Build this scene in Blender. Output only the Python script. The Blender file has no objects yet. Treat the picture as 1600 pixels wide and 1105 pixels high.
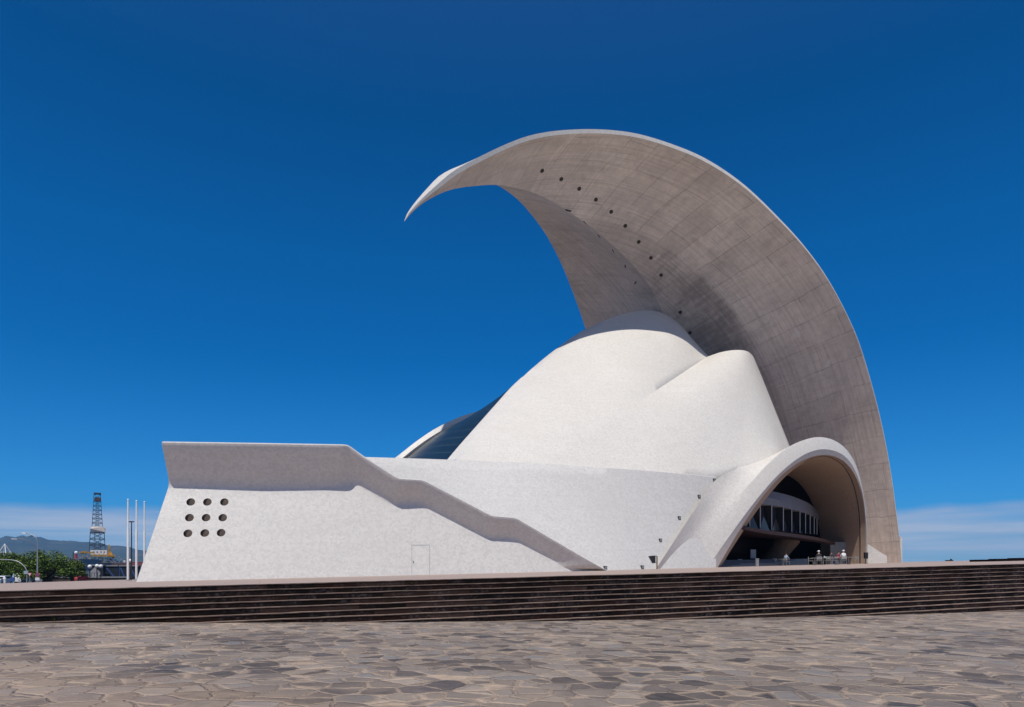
import bpy, bmesh, math, random
from mathutils import Vector, Matrix
from mathutils.bvhtree import BVHTree
from mathutils import noise as mnoise
random.seed(7)
R = math.radians
SC = bpy.context.scene
COL = SC.collection
# ------------------------------------------------------------ camera, light, exposure
F, HY, CX = 1100.0, 890.0, 800.0            # focal length, eye level and centre column, in photo pixels
W, H = 1600.0, 1105.0
cd = bpy.data.cameras.new('camera'); cam = bpy.data.objects.new('camera', cd); COL.objects.link(cam)
cam.location = (0, 0, 0); cam.rotation_euler = (R(90), 0, 0)
cd.sensor_fit = 'HORIZONTAL'; cd.sensor_width = 36.0; cd.lens = 36.0*F/W
cd.shift_y = (HY-H/2)/W; cd.clip_start = 0.1; cd.clip_end = 30000
SC.camera = cam
SUN_EL, SUN_AZ = 67.0, 192.0                 # azimuth measured clockwise from +Y (180 = behind the camera)
ts = Vector((math.sin(R(SUN_AZ))*math.cos(R(SUN_EL)), math.cos(R(SUN_AZ))*math.cos(R(SUN_EL)), math.sin(R(SUN_EL))))
sl = bpy.data.lights.new('sun', 'SUN'); sl.energy = 4.25; sl.angle = R(0.5); sl.color = (1, 0.95, 0.87)
so = bpy.data.objects.new('sun', sl); COL.objects.link(so); so.rotation_euler = ts.to_track_quat('Z', 'Y').to_euler()
so.location = (0, 0, 300)
wd = bpy.data.worlds.new('World'); SC.world = wd; wd.use_nodes = True
def build_world():
    nt = wd.node_tree; N = nt.nodes; L = nt.links; N.clear()
    out = N.new('ShaderNodeOutputWorld'); bg = N.new('ShaderNodeBackground'); bg.inputs[1].default_value = 0.12
    sky = N.new('ShaderNodeTexSky'); sky.sky_type = 'NISHITA'; sky.sun_disc = False
    sky.sun_elevation = R(SUN_EL); sky.sun_rotation = R(SUN_AZ); sky.air_density = 1.0; sky.dust_density = 0.0; sky.ozone_density = 4.0
    tc = N.new('ShaderNodeTexCoord'); sep = N.new('ShaderNodeSeparateXYZ'); L.new(tc.outputs['Generated'], sep.inputs[0])
    # colour grade of the clear sky with elevation (polarised deep blue)
    cr = N.new('ShaderNodeValToRGB'); L.new(sep.outputs[2], cr.inputs[0])
    e = cr.color_ramp.elements
    for i, (p, c) in enumerate(SKYRAMP):
        q = e[i] if i < 2 else e.new(p)
        q.position = p; q.color = (*c, 1)
    pale = N.new('ShaderNodeMapRange'); L.new(sep.outputs[1], pale.inputs[0]); pale.inputs[1].default_value = .35; pale.inputs[2].default_value = -.15; pale.inputs[3].default_value = 0; pale.inputs[4].default_value = 1
    gm = N.new('ShaderNodeMix'); gm.data_type = 'RGBA'; L.new(pale.outputs[0], gm.inputs[0]); L.new(cr.outputs[0], gm.inputs[6]); gm.inputs[7].default_value = (.50, .55, .68, 1)
    mul = N.new('ShaderNodeMix'); mul.data_type = 'RGBA'; mul.blend_type = 'MULTIPLY'; mul.inputs[0].default_value = 1
    L.new(sky.outputs[0], mul.inputs[6]); L.new(gm.outputs[2], mul.inputs[7])
    # low bank of thin cloud
    at = N.new('ShaderNodeMath'); at.operation = 'ARCTAN2'; L.new(sep.outputs[0], at.inputs[0]); L.new(sep.outputs[1], at.inputs[1])
    cmb = N.new('ShaderNodeCombineXYZ'); L.new(at.outputs[0], cmb.inputs[0]); L.new(sep.outputs[2], cmb.inputs[1])
    mp = N.new('ShaderNodeMapping'); mp.inputs['Scale'].default_value = (3.2, 60.0, 1); L.new(cmb.outputs[0], mp.inputs[0])
    nz = N.new('ShaderNodeTexNoise'); nz.inputs['Scale'].default_value = 1.0; nz.inputs['Detail'].default_value = 6; nz.inputs['Roughness'].default_value = .55
    nz.inputs['Distortion'].default_value = .35
    L.new(mp.outputs[0], nz.inputs[0])
    mp2 = N.new('ShaderNodeMapping'); mp2.inputs['Scale'].default_value = (7.0, 6.0, 1); L.new(cmb.outputs[0], mp2.inputs[0])
    nz2 = N.new('ShaderNodeTexNoise'); nz2.inputs['Scale'].default_value = 1.0; nz2.inputs['Detail'].default_value = 3; L.new(mp2.outputs[0], nz2.inputs[0])
    # top of bank: elevation + wobble
    wob = N.new('ShaderNodeMath'); wob.operation = 'MULTIPLY_ADD'; L.new(nz2.outputs[0], wob.inputs[0]); wob.inputs[1].default_value = .035; L.new(sep.outputs[2], wob.inputs[2])
    edge = N.new('ShaderNodeMapRange'); L.new(wob.outputs[0], edge.inputs[0]); edge.inputs[1].default_value = .098; edge.inputs[2].default_value = .086; edge.inputs[3].default_value = 0; edge.inputs[4].default_value = 1
    body = N.new('ShaderNodeMapRange'); L.new(nz.outputs[0], body.inputs[0]); body.inputs[1].default_value = .36; body.inputs[2].default_value = .62; body.inputs[3].default_value = .38; body.inputs[4].default_value = 1.0
    fac = N.new('ShaderNodeMath'); fac.operation = 'MULTIPLY'; L.new(edge.outputs[0], fac.inputs[0]); L.new(body.outputs[0], fac.inputs[1])
    cc = N.new('ShaderNodeValToRGB'); L.new(sep.outputs[2], cc.inputs[0])
    cc.color_ramp.elements[0].position = 0.0; cc.color_ramp.elements[0].color = (*CL_LOW, 1)
    cc.color_ramp.elements[1].position = 0.08; cc.color_ramp.elements[1].color = (*CL_TOP, 1)
    cc.color_ramp.elements.new(.045).color = (*CL_MID, 1)
    vm = N.new('ShaderNodeVectorMath'); vm.operation = 'SCALE'; L.new(cc.outputs[0], vm.inputs[0]); vm.inputs[3].default_value = 1/.12
    mx = N.new('ShaderNodeMix'); mx.data_type = 'RGBA'; L.new(fac.outputs[0], mx.inputs[0]); L.new(mul.outputs[2], mx.inputs[6]); L.new(vm.outputs[0], mx.inputs[7])
    L.new(mx.outputs[2], bg.inputs[0]); L.new(bg.outputs[0], out.inputs[0])
HAZE = 1.05e-4
SKYRAMP = [(0.0, (.13, .50, .92)), (1.0, (.62, .74, .85)), (.081, (.09, .48, .92)), (.14, (.06, .455, .85)), (.278, (.001, .40, .77)), (.4, (.0, .405, .765)), (.545, (.0, .345, .655)), (.62, (.05, .37, .68))]
CL_LOW, CL_MID, CL_TOP = (.46, .62, .86), (.60, .71, .86), (.34, .47, .70)
build_world()
vs = SC.view_settings; vs.view_transform = 'Standard'; vs.look = 'None'; vs.exposure = 0.0; vs.gamma = 1.0; vs.use_curve_mapping = False
SC.render.engine = 'CYCLES'

# ------------------------------------------------------------ helpers
def P(x, y, d): return Vector(((x-CX)/F*d, d, (HY-y)/F*d))
def tz(X): return -.25+.0225*max(-70, min(80, X))
def tag(o, label=None, cat=None, group=None, kind=None):
    if label: o['label'] = label
    if cat: o['category'] = cat
    if group: o['group'] = group
    if kind: o['kind'] = kind
    return o
def empty(name, loc=(0, 0, 0), rz=0, label=None, cat=None, group=None):
    o = bpy.data.objects.new(name, None); COL.objects.link(o); o.location = loc; o.rotation_euler = (0, 0, rz); o.empty_display_size = .3
    return tag(o, label, cat, group)
class MB:
    def __init__(s): s.v = []; s.f = []; s.mi = []; s.sm = []; s.uv = []
    def add(s, vs, fs, mi=0, smooth=False, uvs=None):
        b = len(s.v); s.v += [Vector(p) for p in vs]
        for k, f in enumerate(fs):
            s.f.append([b+i for i in f]); s.mi.append(mi); s.sm.append(smooth)
            s.uv.append([uvs[i] for i in f] if uvs else [(0, 0)]*len(f))
        return s
    def box(s, x0, x1, y0, y1, z0, z1, mi=0, M=None):
        vs = [Vector((x, y, z)) for z in (z0, z1) for y in (y0, y1) for x in (x0, x1)]
        if M: vs = [M @ p for p in vs]
        return s.add(vs, [(0, 2, 3, 1), (4, 5, 7, 6), (0, 1, 5, 4), (2, 6, 7, 3), (0, 4, 6, 2), (1, 3, 7, 5)], mi)
    def tube(s, pts, r, n=8, mi=0, cap=True, smooth=True):
        pts = [Vector(p) for p in pts]; rr = r if isinstance(r, (list, tuple)) else [r]*len(pts)
        rings = []; up = None
        for i, p in enumerate(pts):
            t = (pts[min(i+1, len(pts)-1)]-pts[max(i-1, 0)])
            if t.length < 1e-9: t = Vector((0, 0, 1))
            t.normalize()
            if up is None: up = Vector((0, 0, 1)) if abs(t.z) < .9 else Vector((1, 0, 0))
            a = t.cross(up)
            if a.length < 1e-6: a = t.cross(Vector((0, 1, 0)))
            a.normalize(); b = a.cross(t); b.normalize(); up = b
            rings.append([p+(a*math.cos(2*math.pi*k/n)+b*math.sin(2*math.pi*k/n))*rr[i] for k in range(n)])
        vs = [q for r_ in rings for q in r_]; fs = []
        for i in range(len(pts)-1):
            for k in range(n):
                fs.append((i*n+k, i*n+(k+1) % n, (i+1)*n+(k+1) % n, (i+1)*n+k))
        s.add(vs, fs, mi, smooth)
        if cap:
            s.add(rings[0], [tuple(range(n))], mi); s.add(rings[-1], [tuple(range(n-1, -1, -1))], mi)
        return s
    def bar(s, a, b, w, h, mi=0):
        a = Vector(a); b = Vector(b); t = (b-a).normalized(); up = Vector((0, 0, 1)) if abs(t.z) < .95 else Vector((0, 1, 0))
        x = t.cross(up).normalized(); y = x.cross(t)
        vs = [p+x*w/2*sx+y*h/2*sy for p in (a, b) for sx, sy in ((-1, -1), (1, -1), (1, 1), (-1, 1))]
        return s.add(vs, [(3, 2, 1, 0), (4, 5, 6, 7), (0, 1, 5, 4), (1, 2, 6, 5), (2, 3, 7, 6), (3, 0, 4, 7)], mi)
    def sphere(s, c, rx, ry=None, rz=None, n=10, m=7, mi=0):
        ry = ry or rx; rz = rz or rx; c = Vector(c); rows = []
        for j in range(m+1):
            th = math.pi*j/m
            rows.append([c+Vector((rx*math.sin(th)*math.cos(2*math.pi*k/n), ry*math.sin(th)*math.sin(2*math.pi*k/n), rz*math.cos(th))) for k in range(n)])
        return s.grid(rows, mi, closed=True, flip=True)
    def grid(s, rows, mi=0, smooth=True, closed=False, flip=False, uv=True):
        nr = len(rows); nc = len(rows[0]); vs = [p for r in rows for p in r]; fs = []
        U = [0.0]; V = []
        mid = nc//2
        for i in range(1, nr): U.append(U[-1]+(Vector(rows[i][mid])-Vector(rows[i-1][mid])).length)
        uvs = []
        for i in range(nr):
            acc = 0
            for j in range(nc):
                if j: acc += (Vector(rows[i][j])-Vector(rows[i][j-1])).length
                uvs.append((U[i], acc))
        for i in range(nr-1):
            for j in range(nc if closed else nc-1):
                j2 = (j+1) % nc
                f = (i*nc+j, i*nc+j2, (i+1)*nc+j2, (i+1)*nc+j)
                fs.append(f[::-1] if flip else f)
        return s.add(vs, fs, mi, smooth, uvs)
    def make(s, name, mats, parent=None, loc=None, fix=False, sharp=None, weld=False):
        me = bpy.data.meshes.new(name); me.from_pydata([tuple(v) for v in s.v], [], s.f)
        if not isinstance(mats, (list, tuple)): mats = [mats]
        for m in mats: me.materials.append(m)
        uvl = me.uv_layers.new(name='UVMap'); li = 0
        for k, p in enumerate(me.polygons):
            p.material_index = s.mi[k]; p.use_smooth = s.sm[k]
            for q in range(p.loop_total): uvl.data[p.loop_start+q].uv = s.uv[k][q]
        if fix or weld:
            bm = bmesh.new(); bm.from_mesh(me)
            if weld: bmesh.ops.remove_doubles(bm, verts=bm.verts, dist=weld if weld is not True else 1e-4)
            if fix: bmesh.ops.recalc_face_normals(bm, faces=bm.faces)
            bm.to_mesh(me); bm.free()
        me.update()
        if sharp: me.set_sharp_from_angle(angle=R(sharp))
        o = bpy.data.objects.new(name, me); COL.objects.link(o)
        if parent: o.parent = parent
        if loc is not None: o.location = loc
        return o
def cr_spline(pts, n, it=14):
    """Catmull-Rom through pts (Vectors of any dimension), resampled by arc length to n points."""
    pts = [Vector(p) for p in pts]
    if len(pts) == 2: return [pts[0].lerp(pts[1], i/(n-1)) for i in range(n)]
    den = []
    for i in range(len(pts)-1):
        p1, p2 = pts[i], pts[i+1]
        p0 = pts[i-1] if i else p1*2-p2
        p3 = pts[i+2] if i+2 < len(pts) else p2*2-p1
        l0, l1, l2 = max((p1-p0).length, 1e-6)**.5, max((p2-p1).length, 1e-6)**.5, max((p3-p2).length, 1e-6)**.5
        m1 = (p2-p1)+l1*((p1-p0)/l0-(p2-p0)/(l0+l1))
        m2 = (p2-p1)+l1*((p3-p2)/l2-(p3-p1)/(l1+l2))
        for k in range(it):
            t = k/it; t2 = t*t; t3 = t2*t
            den.append(p1*(2*t3-3*t2+1)+m1*(t3-2*t2+t)+p2*(-2*t3+3*t2)+m2*(t3-t2))
    den.append(pts[-1]); return resample(den, n)
def resample(den, n):
    L = [0.0]
    for a, b in zip(den, den[1:]): L.append(L[-1]+(b-a).length)
    out = []; j = 0
    for i in range(n):
        t = L[-1]*i/(n-1)
        while j < len(L)-2 and L[j+1] < t: j += 1
        s = L[j+1]-L[j]; out.append(den[j].lerp(den[j+1], (t-L[j])/s if s > 1e-12 else 0))
    return out
def interp(x, tab):
    if x <= tab[0][0]: return tab[0][1]
    for (a, fa), (b, fb) in zip(tab, tab[1:]):
        if x <= b: return fa+(fb-fa)*(x-a)/(b-a)
    return tab[-1][1]
def bvh(o): 
    me = o.data; return BVHTree.FromPolygons([v.co.copy() for v in me.vertices], [tuple(p.vertices) for p in me.polygons])
def hit(tree, x, y):
    d = P(x, y, 1).normalized(); loc, nor, idx, dist = tree.ray_cast(Vector((0, 0, 0)), d)
    if loc is None: return None, None
    if nor.dot(d) > 0: nor = -nor
    return loc, nor
def frame(loc, nor, up=Vector((0, 0, 1))):
    """matrix whose local -Y points out of the surface, Z roughly up"""
    y = -nor.normalized(); x = y.cross(up).normalized(); z = x.cross(y).normalized()
    M = Matrix((x, y, z)).transposed().to_4x4(); M.translation = loc; return M

# ------------------------------------------------------------ materials
class NT:
    def __init__(s, name):
        s.m = bpy.data.materials.new(name); s.m.use_nodes = True; s.t = s.m.node_tree; s.N = s.t.nodes; s.L = s.t.links
        s.b = s.N['Principled BSDF']
    def n(s, typ, **kw):
        q = s.N.new('ShaderNode'+typ)
        for k, v in kw.items(): setattr(q, k, v)
        return q
    def l(s, a, b): s.L.new(a, b)
    def coord(s, which='Object', scale=(1, 1, 1), rot=(0, 0, 0)):
        tc = s.n('TexCoord'); mp = s.n('Mapping'); s.l(tc.outputs[which], mp.inputs[0]); mp.inputs['Scale'].default_value = scale; mp.inputs['Rotation'].default_value = rot
        return mp.outputs[0]
    def noise(s, vec, sc, det=4, rough=.55, dist=0):
        q = s.n('TexNoise'); q.inputs['Scale'].default_value = sc; q.inputs['Detail'].default_value = det; q.inputs['Roughness'].default_value = rough; q.inputs['Distortion'].default_value = dist
        s.l(vec, q.inputs['Vector']); return q
    def ramp(s, fac, stops):
        q = s.n('ValToRGB'); e = q.color_ramp.elements
        for i, (p, c) in enumerate(stops):
            k = e[i] if i < 2 else e.new(p)
            k.position = p; k.color = (*c, 1) if len(c) == 3 else c
        s.l(fac, q.inputs[0]); return q.outputs[0]
    def mix(s, fac, a, b, mode='MIX'):
        q = s.n('Mix', data_type='RGBA', blend_type=mode)
        for v, i in ((fac, 0), (a, 6), (b, 7)):
            if isinstance(v, (int, float)): q.inputs[i].default_value = v
            elif isinstance(v, tuple): q.inputs[i].default_value = (*v, 1)
            else: s.l(v, q.inputs[i])
        return q.outputs[2]
    def rng(s, v, a, b, c=0, d=1):
        q = s.n('MapRange'); s.l(v, q.inputs[0])
        for i, t in enumerate((a, b, c, d)): q.inputs[1+i].default_value = t
        return q.outputs[0]
    def math(s, op, a, b=None):
        q = s.n('Math', operation=op)
        for v, i in ((a, 0), (b, 1)):
            if v is None: continue
            if isinstance(v, (int, float)): q.inputs[i].default_value = v
            else: s.l(v, q.inputs[i])
        return q.outputs[0]
    def fin(s, col, rough=.6, bump=None, bs=.3, bd=.02, metal=0, spec=.5):
        if isinstance(col, tuple): s.b.inputs['Base Color'].default_value = (*col, 1)
        else: s.l(col, s.b.inputs['Base Color'])
        if isinstance(rough, (int, float)): s.b.inputs['Roughness'].default_value = rough
        else: s.l(rough, s.b.inputs['Roughness'])
        s.b.inputs['Metallic'].default_value = metal; s.b.inputs['Specular IOR Level'].default_value = spec
        if bump is not None:
            q = s.n('Bump'); q.inputs['Strength'].default_value = bs; q.inputs['Distance'].default_value = bd; s.l(bump, q.inputs['Height']); s.l(q.outputs[0], s.b.inputs['Normal'])
        return s.m
def plain(name, c, rough=.6, var=.12, sc=3.0, metal=0, bs=.2):
    t = NT(name); v = t.coord(); nz = t.noise(v, sc, 5)
    a = tuple(x*(1-var) for x in c); b = tuple(min(1, x*(1+var)) for x in c)
    return t.fin(t.ramp(nz.outputs[0], [(.3, a), (.7, b)]), rough, nz.outputs[0], bs, .01, metal)
def m_tile(name, base, band=.5):
    t = NT(name); v = t.coord()
    vo = t.n('TexVoronoi', feature='F1'); vo.inputs['Scale'].default_value = 6.5; t.l(v, vo.inputs['Vector'])
    sp = t.n('SeparateColor'); t.l(vo.outputs['Color'], sp.inputs[0])
    ed = t.n('TexVoronoi', feature='DISTANCE_TO_EDGE'); ed.inputs['Scale'].default_value = 6.5; t.l(v, ed.inputs['Vector'])
    n1 = t.noise(v, .16, 5, .6); vs_ = t.coord(scale=(.25, .25, 2.2)); n2 = t.noise(vs_, 1.0, 5, .65); n3 = t.noise(v, 11.0, 5, .75)
    vst = t.coord(scale=(1.4, 1.4, .12)); n4 = t.noise(vst, 1.0, 4, .6)
    d = tuple(x*.80 for x in base)
    c = t.mix(t.rng(n1.outputs[0], .35, .7, 0, .6), base, tuple(x*k for x, k in zip(base, (.93, .905, .88))))
    c = t.mix(t.rng(n2.outputs[0], .44, .70, 0, band), c, tuple(x*k for x, k in zip(base, (.87, .86, .85))))
    c = t.mix(t.rng(n3.outputs[0], .42, .72, 0, .75), c, tuple(x*.84 for x in base))
    c = t.mix(t.rng(n4.outputs[0], .55, .8, 0, .30), c, tuple(x*k for x, k in zip(base, (.80, .76, .71))))
    c = t.mix(t.rng(sp.outputs[0], .3, 1, 0, .85), c, d)
    c = t.mix(t.rng(ed.outputs['Distance'], 0, .05, .35, 0), c, tuple(x*.7 for x in base))
    return t.fin(c, .42, t.math('ADD', t.rng(ed.outputs['Distance'], 0, .08), n3.outputs[0]), .35, .012)
M = {}
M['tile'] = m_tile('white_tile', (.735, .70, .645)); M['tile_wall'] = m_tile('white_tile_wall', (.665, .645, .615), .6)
def m_concrete():
    t = NT('board_marked_concrete')
    vo = t.coord()
    n1 = t.noise(vo, .09, 5, .6)
    st = t.coord('UV', (.10, 3.0, 1)); n2 = t.noise(st, 1.0, 7, .75)
    st2 = t.coord('UV', (1.3, .13, 1)); n3 = t.noise(st2, 1.0, 6, .75)
    n4 = t.noise(vo, 1.3, 8, .75); n5 = t.noise(vo, .32, 6, .7, .3)
    br = t.n('TexBrick'); br.offset = .37; br.inputs['Scale'].default_value = 1; br.inputs['Brick Width'].default_value = 9.0; br.inputs['Row Height'].default_value = 3.1
    br.inputs['Mortar Size'].default_value = .045; br.inputs['Mortar Smooth'].default_value = .5; br.inputs['Bias'].default_value = 0
    wv = t.n('VectorMath', operation='MULTIPLY_ADD'); t.l(n1.outputs['Color'], wv.inputs[0]); wv.inputs[1].default_value = (1.6, 1.6, 0)
    sw = t.coord('UV', (1, 1, 1), (0, 0, R(90))); t.l(sw, wv.inputs[2]); t.l(wv.outputs[0], br.inputs['Vector'])
    br.inputs['Color1'].default_value = (.25, .25, .25, 1); br.inputs['Color2'].default_value = (.75, .75, .75, 1); br.inputs['Mortar'].default_value = (.5, .5, .5, 1)
    base = (.84, .72, .62)
    c = t.mix(t.rng(n1.outputs[0], .35, .65), base, (.72, .61, .525))
    c = t.mix(t.rng(n5.outputs[0], .45, .70, 0, .45), c, (.46, .39, .345))
    uvx = t.n('SeparateXYZ'); t.l(t.coord('UV'), uvx.inputs[0]); V_ = t.math('ADD', uvx.outputs[1], t.math('MULTIPLY', n5.outputs[0], 1.2))
    Z = t.rng(V_, 12.2, 12.8, 0, 1); ZL = t.rng(V_, 12.2, 12.8, .6, 1)
    c = t.mix(t.math('MULTIPLY', ZL, t.rng(n2.outputs[0], .45, .64, 0, .62)), c, (.33, .275, .24))
    c = t.mix(t.math('MULTIPLY', ZL, t.rng(n3.outputs[0], .50, .68, 0, .45)), c, (.33, .275, .24))
    c = t.mix(t.math('MULTIPLY', Z, .22), c, (.40, .33, .285))
    c = t.mix(t.rng(n4.outputs[0], .45, .70, 0, .33), c, (.36, .30, .26))
    c = t.mix(.5, c, t.ramp(br.outputs['Color'], [(.25, (.78, .78, .78)), (.75, (1, 1, 1))]), 'MULTIPLY')
    ln = t.math('MULTIPLY', t.rng(br.outputs['Fac'], 0, 1, 0, .6), t.rng(n5.outputs[0], .38, .62, .4, 1))
    ln = t.math('MULTIPLY', ln, t.rng(V_, 12.2, 12.8, 1, .45))
    c = t.mix(ln, c, (.15, .12, .10))
    # darker zone low on the keel, ragged outline
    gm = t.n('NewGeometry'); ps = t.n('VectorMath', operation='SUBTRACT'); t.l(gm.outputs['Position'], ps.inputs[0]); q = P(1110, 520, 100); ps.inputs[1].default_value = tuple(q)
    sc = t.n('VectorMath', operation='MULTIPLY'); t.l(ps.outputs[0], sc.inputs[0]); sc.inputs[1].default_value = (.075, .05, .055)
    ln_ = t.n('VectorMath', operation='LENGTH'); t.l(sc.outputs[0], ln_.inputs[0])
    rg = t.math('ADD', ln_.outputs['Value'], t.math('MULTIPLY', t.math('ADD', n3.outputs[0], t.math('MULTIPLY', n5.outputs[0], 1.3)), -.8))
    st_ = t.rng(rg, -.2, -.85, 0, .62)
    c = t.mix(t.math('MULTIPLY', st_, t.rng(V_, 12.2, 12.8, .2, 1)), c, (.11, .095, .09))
    dr = t.math('MULTIPLY', t.math('MULTIPLY', t.rng(V_, 11.9, 12.3, 0, 1), t.rng(V_, 12.4, 13.0, 1, 0)), t.rng(n4.outputs[0], .48, .62, 0, .6))
    c = t.mix(dr, c, (.66, .58, .50))
    c = t.mix(t.rng(uvx.outputs[0], 20.0, 20.3, .28, 0), c, (.36, .30, .26))
    pv = t.noise(vo, .21, 6, .6, .6)
    c = t.mix(t.rng(pv.outputs[0], .665, .68, 0, .55), c, (.72, .66, .60))
    return t.fin(c, .85, n4.outputs[0], .5, .04)
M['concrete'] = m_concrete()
def m_flag():
    t = NT('irregular_flagstone'); v0 = t.coord()
    wn = t.noise(v0, 3.2, 4, .65); wv = t.n('VectorMath', operation='MULTIPLY_ADD'); t.l(wn.outputs['Color'], wv.inputs[0]); wv.inputs[1].default_value = (.16, .16, 0); t.l(v0, wv.inputs[2])
    mp = t.n('Mapping'); t.l(wv.outputs[0], mp.inputs[0]); mp.inputs['Scale'].default_value = (1.0, .92, 0); mp.inputs['Rotation'].default_value = (0, 0, R(-14)); v = mp.outputs[0]
    S = 2.55
    vo = t.n('TexVoronoi', feature='F1'); vo.inputs['Scale'].default_value = S; t.l(v, vo.inputs['Vector'])
    ed = t.n('TexVoronoi', feature='DISTANCE_TO_EDGE'); ed.inputs['Scale'].default_value = S; t.l(v, ed.inputs['Vector'])
    sp = t.n('SeparateColor'); t.l(vo.outputs['Color'], sp.inputs[0])
    big = t.noise(v0, .22, 4, .6); med = t.noise(v0, 1.1, 5, .65); fine = t.noise(v0, 11, 7, .75); f2 = t.noise(v0, 4.5, 6, .7)
    shift = t.math('ADD', sp.outputs[0], t.math('MULTIPLY', t.math('SUBTRACT', big.outputs[0], .5), .9))
    stone = t.ramp(shift, [(0, (.026, .024, .026)), (.20, (.046, .042, .046)), (.30, (.11, .098, .092)), (.45, (.20, .165, .137)), (.58, (.15, .138, .13)), (.72, (.255, .215, .18)), (.86, (.165, .168, .178)), (1, (.34, .29, .245))])
    stone = t.mix(t.rng(sp.outputs[1], 0, 1, 0, .35), stone, (.27, .205, .16))
    st_ = t.coord(scale=(.9, 1.1, 1), rot=(0, 0, R(-14))); sm = t.noise(st_, 3.0, 7, .75)
    c = t.mix(t.rng(sm.outputs[0], .45, .72, 0, .35), stone, (.28, .225, .18))
    c = t.mix(t.rng(f2.outputs[0], .5, .7, 0, .5), c, (.13, .11, .10))
    c = t.mix(t.rng(fine.outputs[0], .45, .70, 0, .35), c, (.10, .085, .078))
    mort = t.ramp(fine.outputs[0], [(.3, (.30, .225, .165)), (.6, (.52, .41, .31)), (.75, (.60, .49, .38))])
    jw = t.rng(med.outputs[0], .36, .62, .01, .12)
    edn = t.math('SUBTRACT', ed.outputs['Distance'], t.math('MULTIPLY', f2.outputs[0], .05))
    q = t.n('MapRange'); t.l(edn, q.inputs[0]); t.l(jw, q.inputs[2]); q.inputs[1].default_value = -.035; q.inputs[3].default_value = 1; q.inputs[4].default_value = 0
    fade = t.rng(big.outputs[0], .35, .6, .6, 1)
    c = t.mix(t.math('MULTIPLY', t.math('POWER', q.outputs[0], .7), fade), c, mort)
    jd = t.math('MULTIPLY', t.rng(ed.outputs['Distance'], 0, .018, 1, 0), t.rng(med.outputs[0], .35, .55, .8, 0))
    c = t.mix(jd, c, (.05, .04, .035))
    film = t.math('MULTIPLY', t.rng(big.outputs[0], .52, .70, 0, .45), t.rng(f2.outputs[0], .35, .6, .2, 1))
    c = t.mix(film, c, (.40, .31, .24))
    sx = t.n('SeparateXYZ'); t.l(v0, sx.inputs[0])
    ed_ = t.math('ADD', t.math('MULTIPLY', t.math('ADD', sx.outputs[0], 8.0), .55), t.math('ADD', sx.outputs[1], t.math('MULTIPLY', big.outputs[0], 2.0)))
    tan_ = t.math('MULTIPLY', t.rng(ed_, 12.3, 11.2, 0, .5), t.rng(f2.outputs[0], .3, .62, .35, 1))
    c = t.mix(tan_, c, (.38, .285, .21))
    c = t.mix(1.0, c, (1.07, 1.03, .99), 'MULTIPLY')
    hgt = t.math('ADD', t.rng(ed.outputs['Distance'], 0, .09), t.math('ADD', t.math('MULTIPLY', fine.outputs[0], .5), t.math('MULTIPLY', f2.outputs[0], .5)))
    return t.fin(c, t.rng(sp.outputs[2], 0, 1, .5, .8), hgt, 1.0, .045)
M['flag'] = m_flag()
def m_slab():
    t = NT('brown_terrace_slab'); v = t.coord(rot=(0, 0, R(-19.7))); n = t.noise(v, .4, 5, .6); n2 = t.noise(v, 5, 5, .7)
    br = t.n('TexBrick'); t.l(v, br.inputs['Vector']); br.inputs['Scale'].default_value = 1; br.inputs['Brick Width'].default_value = 1.1; br.inputs['Row Height'].default_value = .6; br.inputs['Mortar Size'].default_value = .008
    br.inputs['Color1'].default_value = (.35, .265, .225, 1); br.inputs['Color2'].default_value = (.40, .305, .26, 1); br.inputs['Mortar'].default_value = (.11, .085, .07, 1)
    c = t.mix(t.rng(n.outputs[0], .3, .7, 0, .5), br.outputs[0], (.38, .28, .22)); c = t.mix(t.rng(n2.outputs[0], .4, .8, 0, .3), c, (.13, .11, .10))
    return t.fin(c, .7, n2.outputs[0], .3, .01)
M['slab'] = m_slab()
def m_riser():
    t = NT('dark_basalt_riser'); v = t.coord('UV'); w = t.coord('UV', (1, 1, 1))
    br = t.n('TexBrick'); t.l(v, br.inputs['Vector']); br.inputs['Scale'].default_value = 1; br.inputs['Brick Width'].default_value = 1.3; br.inputs['Row Height'].default_value = .150; br.inputs['Mortar Size'].default_value = .004; br.offset = .43
    br.inputs['Color1'].default_value = (0, 0, 0, 1); br.inputs['Color2'].default_value = (1, 1, 1, 1); br.inputs['Mortar'].default_value = (.4, .4, .4, 1)
    c = t.ramp(br.outputs[0], [(0, (.003, .0025, .003)), (.35, (.008, .005, .004)), (.8, (.018, .008, .006)), (1, (.042, .026, .021))])
    n = t.noise(v, 1.2, 5, .7); n2 = t.noise(v, 9, 6, .75); g = t.noise(v, .05, 3)
    sx = t.n('SeparateXYZ'); t.l(v, sx.inputs[0]); far = t.rng(sx.outputs[0], 45, 85, .12, 1)
    wx = t.math('MULTIPLY', t.math('MULTIPLY', t.rng(n.outputs[0], .45, .7, 0, 1), t.rng(n2.outputs[0], .45, .62, 0, 1)), far)
    c = t.mix(wx, c, (.13, .105, .115))
    c = t.mix(t.math('MULTIPLY', t.rng(n2.outputs[0], .62, .75, 0, .6), t.rng(n.outputs[0], .3, .6, .1, .6)), c, (.09, .07, .065))
    return t.fin(c, .75, n2.outputs[0], .5, .01, spec=.08)
M['riser'] = m_riser()
M['tread'] = plain('step_tread_stone', (.20, .14, .108), .7, .6, 2.5)
M['nosing'] = plain('step_nosing_stone', (.085, .055, .042), .7, .9, 3)
def m_glass(name, c, rough=.08, sp=.9):
    t = NT(name); return t.fin(c, rough, None, spec=sp)
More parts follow.
